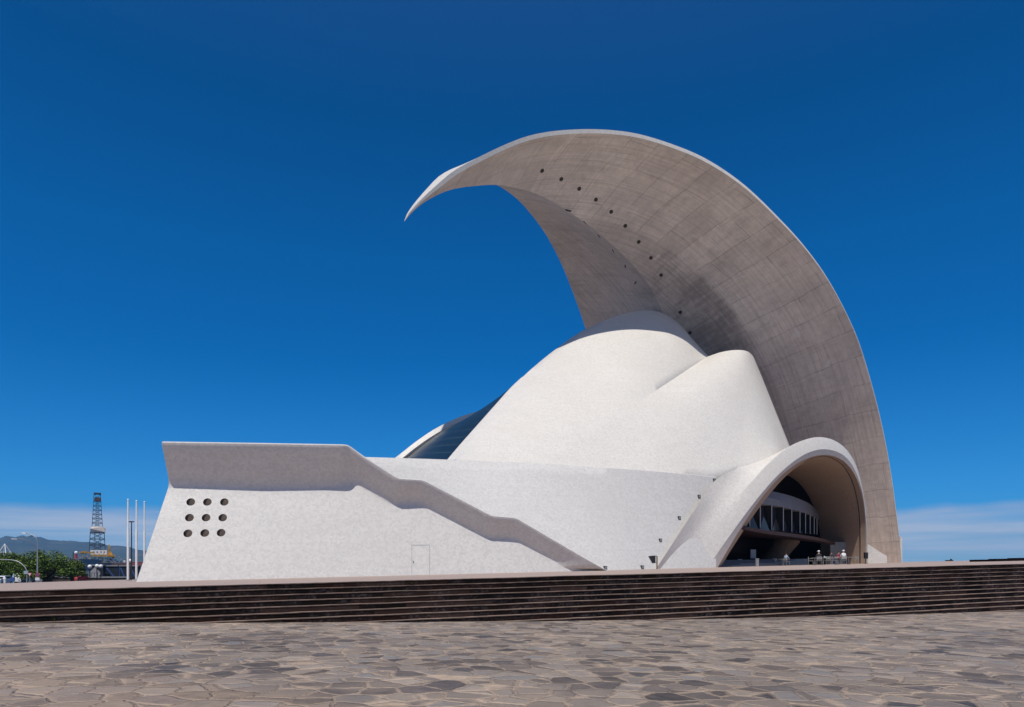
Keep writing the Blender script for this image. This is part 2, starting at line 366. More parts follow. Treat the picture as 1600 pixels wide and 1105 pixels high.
M['glass'] = m_glass('dark_teal_glass', (.012, .035, .045)); M['glass_black'] = m_glass('black_glass', (.004, .004, .005), .25, .12); M['glass_blue'] = m_glass('blue_grey_glass', (.03, .036, .05), .12, .5)
M['dark'] = plain('dark_metal', (.02, .02, .022), .5); M['steel'] = plain('galvanised_steel', (.36, .37, .38), .45, .1, 2, .3)
M['white'] = plain('white_paint', (.78, .78, .76), .4, .05); M['black'] = plain('black_plastic', (.012, .012, .014), .5)
M['brown'] = plain('rust_brown_metal', (.035, .013, .009), .55, .2); M['seal'] = plain('joint_sealant', (.46, .42, .37), .7)
M['grey'] = plain('grey_paint', (.25, .26, .27), .5); M['hole'] = plain('dark_hole_lining', (.075, .05, .035), .9, .4, 6); M['louvre'] = plain('brown_louvre', (.24, .19, .155), .8, .2, 6)
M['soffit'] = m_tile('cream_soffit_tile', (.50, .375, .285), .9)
M['yellow'] = plain('rig_yellow_paint', (.50, .26, .025), .5, .5, .5); M['red'] = plain('red_paint', (.45, .03, .03), .5); M['blue'] = plain('blue_paint', (.04, .10, .30), .5)
M['rust'] = plain('rusty_steel', (.12, .06, .045), .7, .4, .4); M['rigsteel'] = plain('derrick_steel', (.05, .045, .045), .6, .2, .3)
M['chair'] = plain('aluminium_chair', (.42, .41, .38), .4, .08, 3, .4); M['navy'] = plain('navy_container', (.012, .018, .028), .6, .4, .5)
# ------------------------------------------------------------ terrain: plaza, stairs, terrace, water
T0 = Vector((-12.8, 17.6)); UU = Vector((.9414, .3374)); NN = Vector((-.3374, .9414))
RISE, TREAD = .150, .26
def stair_pt(s, k, dn=0):
    q = T0+UU*s-NN*(TREAD*k+dn); top = T0+UU*s
    return Vector((q.x, q.y, tz(top.x)-RISE*k))
def junction(x, y):
    lo, hi = 0.0, 18.0
    for _ in range(40):
        k = (lo+hi)/2
        # s so that the column is x
        a, b = -30.0, 90.0
        for _ in range(40):
            m = (a+b)/2; q = stair_pt(m, k)
            if CX+F*q.x/q.y < x: a = m
            else: b = m
        q = stair_pt(a, k); yy = HY-F*q.z/q.y
        if yy < y: lo = k
        else: hi = k
    return a, q
PZ = []
for x, y in ((0, 973), (250, 974), (500, 973.5), (800, 972), (1100, 968), (1350, 963), (1600, 955)):
    s, q = junction(x, y); PZ.append((s, q.z))
print('PLAZA', PZ)
PZ = [(PZ[0][0]-40, PZ[0][1]+.3)]+PZ+[(PZ[-1][0]+60, PZ[-1][1]-.1)]
def plaza_z(X, Y):
    s = (Vector((X, Y))-T0).dot(UU); return sum(interp(s+q, PZ) for q in (-3, -1, 1, 3))/4
mb = MB(); rows = []
for j in range(72):
    off = -60+j*.92; row = []
    for i in range(90):
        s = -60+i*1.7; q = T0+UU*s+NN*(off-5.0)
        row.append(Vector((q.x, q.y, plaza_z(q.x, q.y))))
    rows.append(row)
mb.grid(rows, flip=False)
o = mb.make('plaza', M['flag'], fix=False); tag(o, kind='structure')
if o.data.polygons[0].normal.z < 0: o.data.flip_normals()
# stairs
mb = MB(); K = 19; S0, S1, NS = -60, 95, 300
for k in range(K):
    rr, tt, nn_ = [], [], []
    ss = [S0+(S1-S0)*i/NS for i in range(NS+1)]
    a = [stair_pt(s, k)+Vector((0, 0, .012*mnoise.noise(Vector((s*.35, k*3.3, 1)))+.010*mnoise.noise(Vector((s*2.1, k*5.3, 4))))) for s in ss]; b = [p-Vector((0, 0, RISE)) for p in a]; nose = [p-Vector((0, 0, .022)) for p in a]
    nf = -Vector((NN.x, NN.y, 0))*.012
    v = [p+nf for p in a]+[p+nf for p in nose]
    mb.add(v, [(i, i+NS+1, i+NS+2, i+1) for i in range(NS)], 2)
    v = nose+b; uv = [(s+60+k*.37, 3.0-k*RISE) for s in ss]+[(s+60+k*.37, 3.0-(k+1)*RISE) for s in ss]
    mb.add(v, [(i, i+NS+1, i+NS+2, i+1) for i in range(NS)], 0, uvs=uv)
    v = [p+nf for p in a]+[p-nf*30*(0 if k else 0)+Vector((NN.x, NN.y, 0))*TREAD for p in a]
    mb.add(v, [(i, i+1, i+NS+2, i+NS+1) for i in range(NS)], 1)
o = mb.make('stairs', [M['riser'], M['tread'], M['nosing']]); tag(o, kind='structure')
# terrace
mb = MB(); nb = []
front = [stair_pt(s, 0, -TREAD) for s in (-60, -30, 0, 30, 60, 95)]
def TP(X, Y): return Vector((X, Y, tz(X)))
back = [TP(-95, 30), TP(-62, 60), TP(-64, 112), TP(-30, 150), TP(40, 150), TP(80, 140), TP(78, 96), TP(90, 70), TP(100, 60)]
NI = 60
fr = resample([Vector(p) for p in front], NI); bk = resample([Vector((-75, 22, tz(-75))), TP(-46, 54), TP(-66, 112), TP(-30, 150), TP(40, 150), TP(86, 140), TP(66, 84), TP(100, 72)], NI)
rows = []
for j in range(13):
    t = j/12; rows.append([Vector((fr[i].x*(1-t)+bk[i].x*t, fr[i].y*(1-t)+bk[i].y*t, 0)) for i in range(NI)])
for r in rows:
    for p in r: p.z = tz(p.x)
mb.grid(rows, smooth=False)
mb.add(bk+[p-Vector((0, 0, p.z+9)) for p in bk], [(i+1, i, i+NI, i+NI+1) for i in range(NI-1)], 1)
o = mb.make('terrace', [M['slab'], M['riser']]); tag(o, kind='structure')
def m_water():
    t = NT('sea_water'); v = t.coord(scale=(.2, .5, 1)); n = t.noise(v, 1, 5, .6)
    return t.fin((.01, .045, .08), .18, n.outputs[0], .6, .3)
mb = MB(); mb.add([(-5800, -5800, -8), (5800, -5800, -8), (5800, 5800, -8), (-5800, 5800, -8)], [(0, 1, 2, 3)]); tag(mb.make('water', m_water()), kind='structure')
mb = MB(); mb.box(-420, -30, -30, 330, -9, -2.6); tag(mb.make('quay_ground', plain('quay_asphalt', (.075, .072, .07), .9, .2, .3)), kind='structure')
# hills
def m_hill():
    t = NT('dry_hillside'); v = t.coord(scale=(.004, .004, .008)); n = t.noise(v, 1, 9, .65); return t.fin(t.ramp(n.outputs[0], [(.3, (.03, .05, .05)), (.55, (.055, .075, .06)), (.75, (.14, .11, .085))]), .95)  # bluish dark tones put some distance haze into the hill colour
ridge = [(-60, 848), (-30, 846), (0, 841.3), (9, 837.2), (18, 838.6), (24, 839.5), (30, 838), (35.3, 835.4), (40, 839), (46, 837.2), (51, 839.5), (63, 839), (67, 840), (72, 842.6), (79, 844), (86, 844), (95, 845.3), (99, 844.4), (104, 845.5), (110, 844.7), (127, 847), (140, 847), (160, 849), (170, 853), (178, 852.5), (187, 852.6), (196, 854), (204, 855), (212, 858.5), (223, 860), (300, 866), (420, 878), (520, 889)]
rows = []
for j in range(26):
    t = j/25; D = 2600+2300*t; row = []
    for i in range(181):
        px = -260+i*4.5; ry = interp(px, [(-260, 852)]+ridge)
        h = (HY-ry)/F*4900
        prof = t**1.5
        base = Vector(((px-CX)/F*D, D, 0)); nz = mnoise.fractal(Vector((base.x*.0022, base.y*.0022, 3.1)), .9, 2.1, 5)
        gull = abs(mnoise.noise(Vector((base.x*.0038, base.y*.0009, 7.7))))
        amp = 70*math.sin(math.pi*min(1, t))**.8
        row.append(Vector((base.x, base.y, max(-9, -9+(h+9)*prof+(nz*.9-gull*.9)*amp*min(1, h/150)))))
    rows.append(row)
rows.append([Vector((p.x*1.06, p.y*1.06, -9)) for p in rows[-1]])
mb = MB(); mb.grid(rows, smooth=True); tag(mb.make('hills', m_hill(), fix=True), kind='structure')

# ------------------------------------------------------------ concert hall
HALL = empty('concert_hall', (12, 75, 0), label='huge white concert hall with a curved sail roof arching over a domed shell', cat='concert hall')
HI = Matrix.Translation(-HALL.location)
def hpart(mb, name, mats, parent=HALL, **kw):
    o = mb.make(name, mats, **kw)
    if parent is HALL: o.parent = HALL; o.location = -HALL.location
    else: o.parent = parent
    return o
# --- roof wing
TIP = Vector((-11.5, 75)); FN = Vector((52.6, 95)); FF = Vector((19.0, 130)); FM = (FN+FF)/2
def on_plane(x, y, a, b):
    """point of the vertical plane through a,b (plan points) on the ray of (x,y)"""
    k = (x-CX)/F; dv = b-a; # a + t dv ; X = k Y
    t = (k*a.y-a.x)/(dv.x-k*dv.y); q = a+dv*t
    return t, Vector((q.x, q.y, (HY-y)/F*q.y))
near_px = [(632, 346), (640, 334), (652, 322), (668, 308), (690, 291), (715, 272), (750, 253), (790, 233.5), (825, 220), (860, 212.5), (900, 209), (930, 208.5), (965, 210.5), (1000, 216), (1050, 231), (1100, 252), (1160, 291), (1215, 342), (1255, 385), (1290, 432), (1317, 480), (1340, 531), (1360, 595), (1377, 662), (1391, 735), (1400, 800), (1406, 850), (1409, 884)]
NP = [on_plane(x, y, TIP, FN) for x, y in near_px]
prof = [Vector((t, p.z)) for t, p in NP]
NE = cr_spline([p for t, p in NP], 97)
hz = []
for p in NE: hz.append(((Vector((p.x, p.y))-TIP).length/(FN-TIP).length, p.z))
FE = [Vector((*(TIP+(FF-TIP)*h), z)) for h, z in hz]
crease_px = [(632, 346), (645, 331), (665, 315), (700, 298), (740, 291), (785, 290), (845, 306), (900, 338), (935, 364), (975, 400), (1010, 440), (1035, 486)]
cp = [on_plane(x, y, TIP, FM) for x, y in crease_px]
cpts = [p for t, p in cp]
for h, z in ((.775, 31), (.85, 24), (.92, 16), (.97, 8), (1.0, 0.4)):
    q = TIP+(FM-TIP)*h; cpts.append(Vector((q.x, q.y, z)))
CE = cr_spline(cpts, 97)
NU = 97
def outward(C, i):
    t = (C[min(i+1, NU-1)]-C[max(i-1, 0)]).normalized(); hdir = Vector((FM.x-TIP.x, FM.y-TIP.y, 0)).normalized()
    th = t.dot(hdir); return (hdir*(-t.z)+Vector((0, 0, 1))*th).normalized()
rows = []
for i in range(NU):
    u = i/(NU-1); n, c, f = NE[i], CE[i], FE[i]; on = outward(NE, i)
    w = (n-c).length; NV = 14; sec = []
    nb_ = outward(CE, i)
    for v in range(NV+1):
        s = v/NV; sec.append(n.lerp(c, s)+nb_*w*.055*math.sin(math.pi*s)**1.0)
    for v in range(1, NV+1):
        s = v/NV; sec.append(c.lerp(f, s)+nb_*w*.055*math.sin(math.pi*s))
    h = hz[i][0]; tk = interp(u, [(0, .46), (.42, .46), (.62, .12), (1, .12)])*min(1, u*14+.05)
    nu_, fu_ = n+on*tk, f+on*tk
    bump = interp(h, [(0, 0), (.03, .25), (.07, .5), (.11, .45), (.16, .1), (.22, .0), (1, .1)])
    ridge_p = (nu_+fu_)/2+Vector((0, 0, bump)) if h < .8 else (nu_+fu_)/2+on*.2
    top = []
    ob = interp(u, [(0, 0), (.5, 0), (.68, 1), (1, 1)]); ridge_p = ridge_p+on*.9*ob; wb2 = (nu_-ridge_p).length*.11*ob
    for v in range(0, 7): top.append(fu_.lerp(ridge_p, v/6)+nb_*wb2*math.sin(math.pi*v/6))
    for v in range(1, 7): top.append(ridge_p.lerp(nu_, v/6)+nb_*wb2*math.sin(math.pi*v/6))
    rows.append(sec+top)
mb = MB(); nc = len(rows[0])
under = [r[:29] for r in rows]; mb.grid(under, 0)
mb.grid([[r[28], r[29]] for r in rows], 1, smooth=False); mb.grid([r[29:] for r in rows], 1); mb.grid([[r[-1], r[0]] for r in rows], 1, smooth=False)
mb.add(rows[-1], [tuple(range(nc))], 0)
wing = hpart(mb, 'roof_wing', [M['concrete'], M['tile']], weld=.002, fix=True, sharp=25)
wing['label'] = 'curving sail roof with grey concrete underside ending in a pointed tip'
WB = bvh(wing)
for x, y in ((847, 267), (877, 280), (905, 295), (931, 312), (955, 331), (977, 353), (998, 378), (1017, 403), (1033, 430), (1063, 488), (1078, 520)):
    l, n = hit(WB, x, y)
    if l is None: continue
    m = MB(); Mx = frame(l, n)
    m.tube([Mx @ Vector((0, .05, 0)), Mx @ Vector((0, -.03, 0))], .26, 14, 0); m.tube([Mx @ Vector((0, 0, 0)), Mx @ Vector((0, -.05, 0))], .15, 12, 1)
    hpart(m, 'drain_hole', [M['hole'], M['dark']])
for x, y in ((888, 329), (914, 348), (936, 369), (958, 392), (977, 416), (993, 442)):
    l, n = hit(WB, x, y)
    if l is None: continue
    m = MB(); Mx = frame(l, n); m.box(-.42, .42, -.05, .05, -.09, .09, 0, Mx); hpart(m, 'slot', [M['dark']])
# --- main shell (left lobe)
def qe(b, s, v, e=1.0):
    a = v*math.pi/2; k = .24; hzv = (1-math.cos(a))*k+v*(1-k); vt = math.sin(a)*k+v*(1-k)
    return Vector((b.x+(s.x-b.x)*hzv, b.y+(s.y-b.y)*hzv, b.z+(s.z-b.z)*vt))
AX = [TIP, FM]
def AXP(x, y): return on_plane(x, y, TIP, FM)[1]
WTT = [(560, 714.5, 57.5), (700, 718.8, 62), (850, 725, 65.2), (1000, 735, 69.4), (1060, 740, 71.5), (1118, 746, 73.9)]
def WT(x, dz=0, dd=.14): return P(x, interp(x, [(a, b) for a, b, c in WTT])+dz, interp(x, [(a, c) for a, b, c in WTT])+dd)
Spts = [P(712, 718, 64), P(733, 690, 67.5), P(757, 660, 71), P(781, 630, 75), P(804, 602, 79), P(838, 570, 85), P(868, 546, 88.5), AXP(900, 523), AXP(930, 507), AXP(960, 495), AXP(990, 487), P(1015, 485, 98.5), P(1040, 491, 99.5), P(1060, 505, 99.5), P(1082, 530, 99), P(1110, 560, 98)]
S = cr_spline(Spts, 61)
RB = 2.5
def ridge_pt(s_):
    q = WT(850).lerp(P(1105, 557.5, 95), s_); return q-q.normalized()*RB*math.sin(math.pi*s_**1.7)
RG = [ridge_pt(q/12) for q in range(13)]
Bp = [WT(x) for x in (714, 740, 765, 790, 815, 835)]+cr_spline(RG, 50)
B = resample(Bp, 61)
mb = MB(); rows = []
for i in range(61):
    t = i/60; b = B[i]; s = S[i]
    row = [b+Vector((.1, 1.0, -2.5)) if t < .3 else b+Vector((.2, .6, -.6))]
    for v in range(15):
        q = qe(b, s, v/14); row.append(q)
    rows.append(row)
mb.grid(rows, 0)
# far side of the lobe
fb = cr_spline([P(838, 600, 96), P(870, 690, 118), P(960, 715, 124), P(1040, 715, 124), P(1130, 600, 112)], 41); S2 = S[20:]
rows = [[qe(fb[i], S2[i], v/10) for v in range(11)] for i in range(41)]
mb.grid(rows, 0)
shell = hpart(mb, 'shell', M['tile'], weld=.002, fix=True, sharp=60); SB = bvh(shell)
# rim face of the shell's open front (inset edge)
rim = S[:22]; rows = []
for i, p in enumerate(rim):
    t = i/21; wv = Vector((-.80, .45, -.03))*(1.0*(1-t)+.12)
    rows.append([p, p+wv*.5, p+wv])
mb = MB(); mb.grid(rows, 0); rim_in = [r[2] for r in rows]
hpart(mb, 'shell_rim', M['tile'])
# --- glazed front between the shell and the far rib
rib_px = [(612, 719, 84), (622, 712, 84), (650, 690, 85), (680, 670, 86), (715, 653, 87.5), (745, 643, 88.5), (770, 636, 90), (805, 628, 93)]
rib = cr_spline([P(*q) for q in rib_px], 30)
mb = MB(); rows = []
for p in rib: rows.append([p, p+Vector((0, 1.2, .05)), p+Vector((.15, 1.3, -.5)), p+Vector((.2, -.25, -.62)), p])
mb.grid(rows, 0); hpart(mb, 'front_rib', M['tile'], fix=True, sharp=40)
def m_glaze():
    t = NT('glazed_front'); v = t.coord('UV', (1, 1, 1)); br = t.n('TexBrick'); t.l(v, br.inputs['Vector']); br.offset = 0; br.inputs['Scale'].default_value = 1
    br.inputs['Brick Width'].default_value = 1.5; br.inputs['Row Height'].default_value = 1.1; br.inputs['Mortar Size'].default_value = .05
    br.inputs['Color1'].default_value = (.006, .014, .02, 1); br.inputs['Color2'].default_value = (.010, .022, .03, 1); br.inputs['Mortar'].default_value = (.06, .08, .09, 1)
    n = t.noise(v, .5, 4); c = t.mix(t.rng(n.outputs[0], .62, .72, 0, .4), br.outputs[0], (.10, .17, .16))
    return t.fin(c, .3, spec=.08)
ng = resample(rim_in, 24); rb = [p+Vector((.3, .3, -.62)) for p in resample(rib[:24], 24)]
rows = [[ng[i].lerp(rb[i], v/12)+Vector((0, 0, .25*math.sin(math.pi*v/12))) for v in range(13)] for i in range(24)]
mb = MB(); mb.grid(rows, 0); hpart(mb, 'glazed_front', m_glaze(), fix=True)
# --- right shell segment (ruled cone)
TB = cr_spline([P(1105, 557.5, 95), P(1128, 550, 93.5), P(1150, 547, 93), P(1166, 548.5, 93.5), P(1176, 556, 95), P(1182, 568, 97)], 41)
BBp = [WT(850), WT(890), WT(925), WT(965), WT(1000), WT(1060), WT(1112), P(1150, 737, 76.2), P(1190, 722, 79.3), P(1218, 712, 83), P(1240, 712, 88)]
BB = cr_spline(BBp, 41)
rows = []
for i in range(41):
    t = i/40; row = [BB[i]+(Vector((0, .9, -2.5)) if t < .6 else Vector((0, 1.6, -.4)))]
    for v in range(21):
        s = v/20; q = BB[i].lerp(TB[i], s); bul = math.sin(math.pi*s**1.7)*RB*(1-t)**1.5+math.sin(math.pi*s)*.7*t*(1-t); row.append(q-q.normalized()*bul)
    rows.append(row)
# wrap round the back
wr = []
for a in (1, 2, 3):
    wr.append([rows[-1][v]+Vector((-.6*a*a*.5, 3.2*a, -.2*a)) for v in range(22)])
mb = MB(); mb.grid(rows+wr, 0)
tb2 = TB+[w[-1] for w in wr]
mb.add(tb2+[Vector((26, 101, 26))], [(i+1, i, len(tb2)) for i in range(len(tb2)-1)], 0, True)
seg = hpart(mb, 'shell_segment', M['tile'], fix=True, weld=.002, sharp=50); 
# raised joint along the ridge between the two
# --- main plinth wall
wt = cr_spline([P(560, 714.5, 57.5), P(700, 718.8, 62), P(850, 725, 65.2), P(1000, 735, 69.4), P(1060, 740, 71.5), P(1119, 746, 73.9)], 60)
wb_ = cr_spline([P(560, 908, 50), P(700, 904, 54), P(945, 893, 61), P(1025, 892, 65), P(1119, 889, 70.3)], 60)
for p in wb_: p.z = tz(p.x)-.3
mb = MB(); rows = [[wb_[i].lerp(wt[i], v/10)+Vector((0, .25*math.sin(math.pi*v/10), 0)) for v in range(11)] for i in range(60)]
mb.grid(rows, 0)
bkp = [Vector((p.x*.9+3, 118, p.z)) for p in wt]
mb.grid([[wt[i], wt[i]+Vector((0, .12, .05)), wt[i]+Vector((0, .9, .05)), bkp[i]] for i in range(60)], 0, smooth=False)
mb.grid([[bkp[i], Vector((bkp[i].x, 119, -1))] for i in range(60)], 0, smooth=False)
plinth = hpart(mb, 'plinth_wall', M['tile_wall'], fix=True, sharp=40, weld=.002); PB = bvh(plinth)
# --- stair wing on the left with flared parapet
def dbase(x): return 45+(x-212)*(10.4/733.0)
base_c = [(212, 906), (940, 892.5), (952, 891)]
lip = [(253, 692), (400, 694), (500, 695.6), (540, 696.3), (546, 698.5), (568, 714.5), (618, 746), (624, 748.6), (655, 750), (662, 751), (765, 804.5), (770, 806.5), (804, 809), (810, 811.5), (905, 866), (943, 887), (951, 890)]
wst = [(265, 756), (400, 759), (500, 758.5), (530, 756), (557, 751.5), (572, 760), (610, 784), (617, 786), (650, 784.5), (660, 786.5), (758, 838), (770, 840), (798, 839.5), (806, 842), (870, 878), (886, 890), (951, 891)]
NSX = 150
def poly(tab, n):
    return resample([Vector(q) for q in tab], n)
# pair lip and waist corner by corner
segs = [(0, 0, 4), (0, 0, 0)]
Lp, Wp = [], []
for i in range(len(lip)-1):
    n = max(2, int((lip[i+1][0]-lip[i][0])/5)+1)
    for k in range(n):
        t = k/n; Lp.append(Vector(lip[i]).lerp(Vector(lip[i+1]), t)); Wp.append(Vector(wst[i]).lerp(Vector(wst[i+1]), t))
Lp.append(Vector(lip[-1])); Wp.append(Vector(wst[-1])); NSX = len(Lp)
def smooth_list(A, it):
    for _ in range(it): A = [A[0]]+[(A[i-1]+A[i]*2+A[i+1])/4 for i in range(1, len(A)-1)]+[A[-1]]
    return A
Lp = smooth_list(Lp, 1); Wp = smooth_list(Wp, 4)
front_rows = []; OV = [Vector((max(.0, min(1, (Wp[i].y-Lp[i].y)/60.0))**.8, 0)) for i in range(NSX)]; OV = [v.x for v in smooth_list(OV, 10)]
for i in range(NSX):
    lx, ly = Lp[i]; wx, wy = Wp[i]; t = i/(NSX-1)
    bx = 212+(wx-265)*(951-212)/(951-265.0); by = HY-F*(tz((bx-CX)/F*dbase(bx)))/dbase(bx)
    hgt = max(0, by-wy)/148.0; over = OV[i]
    b = P(bx, by+3, dbase(bx)); dw = dbase(wx)+2.3*hgt; w = P(wx, min(wy, by), dw)
    l = P(lx, ly+3.5, dw-1.12*over-.05)
    w0 = b.lerp(w, .95); w1 = w.lerp(l, .26); col = [b.lerp(w0, v/8) for v in range(9)]
    for v in range(1, 8):
        q = v/7; col.append(w0*(1-q)**2+w*2*q*(1-q)+w1*q*q)
    for v in range(1, 5): col.append(w1.lerp(l, v/4))
    # rounded lip
    e = .17*min(1, over+.3)
    l2 = l+Vector((0, -.02, e)); l3 = l+Vector((0, .10, e*1.5)); l4 = l+Vector((0, .62, e*1.5)); l5 = l+Vector((0, .66, -1.0*over))
    col += [l2, l3, l4, l5]
    col.append(Vector((l5.x, l5.y+1.6, l5.z))); col.append(Vector((l5.x, max(l5.y+1.7, dw+2), tz(l5.x)-.35)))
    front_rows.append(col)
mb = MB(); mb.grid(front_rows, 0)
n0 = len(front_rows[0])
# left end wall going back
c0 = front_rows[0]; endrows = [[p+Vector((.16*a, a, 0)) for p in c0] for a in (24, 12, 5, 2, .6)]
mb2 = MB(); mb2.grid(endrows+front_rows, 0)
mb2.add(endrows[0], [tuple(range(n0))], 0)
mb2.add(front_rows[-1], [tuple(range(n0-1, -1, -1))], 0)
# underside
bl = [r[0] for r in endrows+front_rows]; br_ = [r[-1] for r in endrows+front_rows]
mb2.grid([[br_[i], bl[i]] for i in range(len(bl))], 0, smooth=False)
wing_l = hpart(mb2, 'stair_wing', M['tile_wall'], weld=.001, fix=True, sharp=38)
wing_l['label'] = 'low white wing with a flared parapet stepping down to the right'
LB = bvh(wing_l)
# roof deck of the low wing
mb = MB(); mb.add([P(266, 706, 50), P(545, 709, 53), Vector((-9, 80, 8.0)), Vector((-18, 78, 8.0))], [(0, 1, 2, 3)]); hpart(mb, 'roof_deck', M['tile_wall'])
# portholes: bored with a boolean, lined and louvred
cut = MB(); holes = []
for x, y in ((298, 784.5), (324, 784.5), (350.5, 784.5), (296, 809), (322, 809), (348, 809), (293.5, 833.5), (320, 833), (345.5, 832.5)):
    l, n = hit(LB, x, y); n = Vector((n.x*.3, -1, 0)).normalized(); Mx = frame(l, n); holes.append(Mx)
    cut.tube([Mx @ Vector((0, -.8, 0)), Mx @ Vector((0, .42, 0))], .265, 24)
co = cut.make('cutter', M['tile_wall'], loc=(0, 0, 0), fix=True)
md = wing_l.modifiers.new('b', 'BOOLEAN'); md.operation = 'DIFFERENCE'; md.object = co; md.solver = 'EXACT'
wl = wing_l.matrix_world.copy(); bpy.context.view_layer.update()
dg = bpy.context.evaluated_depsgraph_get(); nm = bpy.data.meshes.new_from_object(wing_l.evaluated_get(dg)); 
print('BOOL', len(wing_l.data.polygons), len(nm.polygons))
wing_l.modifiers.clear(); wing_l.data = nm; nm.set_sharp_from_angle(angle=R(38)); bpy.data.objects.remove(co)
def matrix_hall(o): o.parent = HALL; o.location = -HALL.location
for Mx in holes:
    m = MB(); pts = [Mx @ Vector((math.cos(2*math.pi*k/24)*.262, .26, math.sin(2*math.pi*k/24)*.262)) for k in range(24)]
    m.add(pts, [tuple(range(24))], 1)
    for k in range(7):
        z = -.21+k*.07; hw = math.sqrt(max(0, .255**2-z*z)); m.box(-hw, hw, .13, .20, z-.026, z+.012, 0, Mx)
    hpart(m, 'porthole', [M['louvre'], M['hole']])
# service door
mb = MB(); pts = [hit(LB, x, y)[0] for x, y in ((643.5, 852), (671, 852), (671, 900.5), (643.5, 900.5))]
nrm = (pts[1]-pts[0]).cross(pts[3]-pts[0]).normalized(); nrm = nrm if nrm.y < 0 else -nrm
p4 = [p+nrm*.02 for p in pts]; mb.add(p4+[p-nrm*.1 for p in pts], [(0, 3, 2, 1), (0, 1, 5, 4), (1, 2, 6, 5), (3, 0, 4, 7), (2, 3, 7, 6)])
door = hpart(mb, 'service_door', M['tile_wall'], fix=True); 
mb = MB()
for a, b in ((0, 1), (1, 2), (3, 0)): mb.bar(p4[a]+nrm*.002, p4[b]+nrm*.002, .022, .022)
fr_ = mb.make('frame', M['grey'], parent=door)
mb = MB(); q = p4[0].lerp(p4[3], .55)+(p4[1]-p4[0])*.08+nrm*.03; mb.box(-.02, .02, -.03, .03, -.07, .07, M=Matrix.Translation(q)); mb.make('handle', M['dark'], parent=door)
# --- entrance arch
def darch(x): return 1/(1/70.0+(x-1105)*(1/88.0-1/70.0)/250.0)
def arc(tab, off, n=64): return cr_spline([P(x, y, darch(x)+off) for x, y in tab], n)
K2t = [(1064, 892), (1082, 866), (1105, 835), (1137, 796), (1168, 760), (1200, 725), (1233, 698), (1258, 687), (1280, 683), (1303, 688), (1322, 702), (1338, 728), (1349, 770), (1354.5, 820), (1356, 882)]
K3t = [(1104, 890), (1120, 866), (1141, 836), (1165, 803), (1190, 771), (1216, 742), (1243, 719), (1264, 707), (1285, 702), (1305, 705), (1321, 714), (1335, 733), (1347, 768), (1353, 815), (1355, 882)]
K4t = [(1119, 890), (1133, 866), (1152, 834), (1174, 800), (1198, 768), (1222, 742), (1246, 724), (1268, 714), (1290, 711), (1308, 715), (1322, 724), (1335, 741), (1346, 772), (1351.5, 815), (1353, 882)]
K5t = [(1124, 890), (1137, 868), (1156, 838), (1178, 805), (1202, 773), (1226, 746), (1249, 727), (1270, 716), (1290, 713), (1306, 719), (1320, 731), (1332, 753), (1341, 790), (1344, 830), (1344, 882)]
K2 = arc(K2t, .9); K3 = arc(K3t, 0); K4 = arc(K4t, .35); K5 = arc(K5t, 2.0)
K6p = [(1128, 888, 82), (1150, 840, 84), (1180, 790, 87), (1205, 757, 90), (1222, 742, 92.5), (1240, 748, 94.5), (1258, 766, 96), (1272, 793, 97), (1281, 830, 97.5), (1284, 882, 97.5)]
K6 = cr_spline([P(*q) for q in K6p], 64)
K1 = cr_spline([P(1022, 893, 64.4), P(1040, 866, 66.2), P(1062, 832, 68.3), P(1090, 790, 70.7), P(1116, 752, 73.2), P(1150, 733, 75.6), P(1185, 722, 78.6), P(1212, 713, 81.3), P(1233, 704, 83), P(1262, 701, 82), P(1292, 706, 84), P(1318, 728, 87), P(1334, 770, 89), P(1342, 882, 90)], 64)
mb = MB(); rows = []
for i in range(64):
    k1, k2, k3, k4, k5, k6 = K1[i], K2[i], K3[i], K4[i], K5[i], K6[i]; t = i/63
    r = [k1.lerp(k2, v/8)+Vector((0, .35*math.sin(math.pi*v/8), -.0)) for v in range(9)]+[k2.lerp(k3, .5)+Vector((0, -.05, .03)), k3, k3.lerp(k4, .5), k4]
    rows.append(r)
mb.grid(rows, 0)
rows = [[K4[i], K4[i].lerp(K5[i], .5), K5[i]] for i in range(64)]; mb.grid(rows, 1)
rows = [[K5[i]+Vector((0, .15, 0)).lerp(Vector((0, .15, .0)), 1) if v == 0 else K5[i].lerp(K6[i], v/10) for v in range(11)] for i in range(64)]
mb.grid(rows, 1)
arch = hpart(mb, 'entrance_arch', [M['tile'], M['soffit']], weld=.002, fix=True, sharp=13); arch['label'] = 'white tiled arch sheltering the cafe entrance'
AB = bvh(arch)
mb = MB(); mb.tube([p+Vector((-.02, -.02, 0)) for p in K5[30:]], .05, 6); hpart(mb, 'expansion_joint', M['dark'])
# glazed back wall of the entrance
mb = MB(); cc_ = P(1205, 885, 92); mb.add([p+(p-cc_)*.012+Vector((0, .02, 0)) for p in K6]+[cc_+Vector((0, 1, 0))], [(i, i+1, 64) for i in range(63)]); hpart(mb, 'rear_glazing', M['glass_black'])
mb = MB(); lw = [P(1119, 884, 73.5), P(1160, 883, 76), P(1220, 881, 82), P(1285, 879.5, 100)]
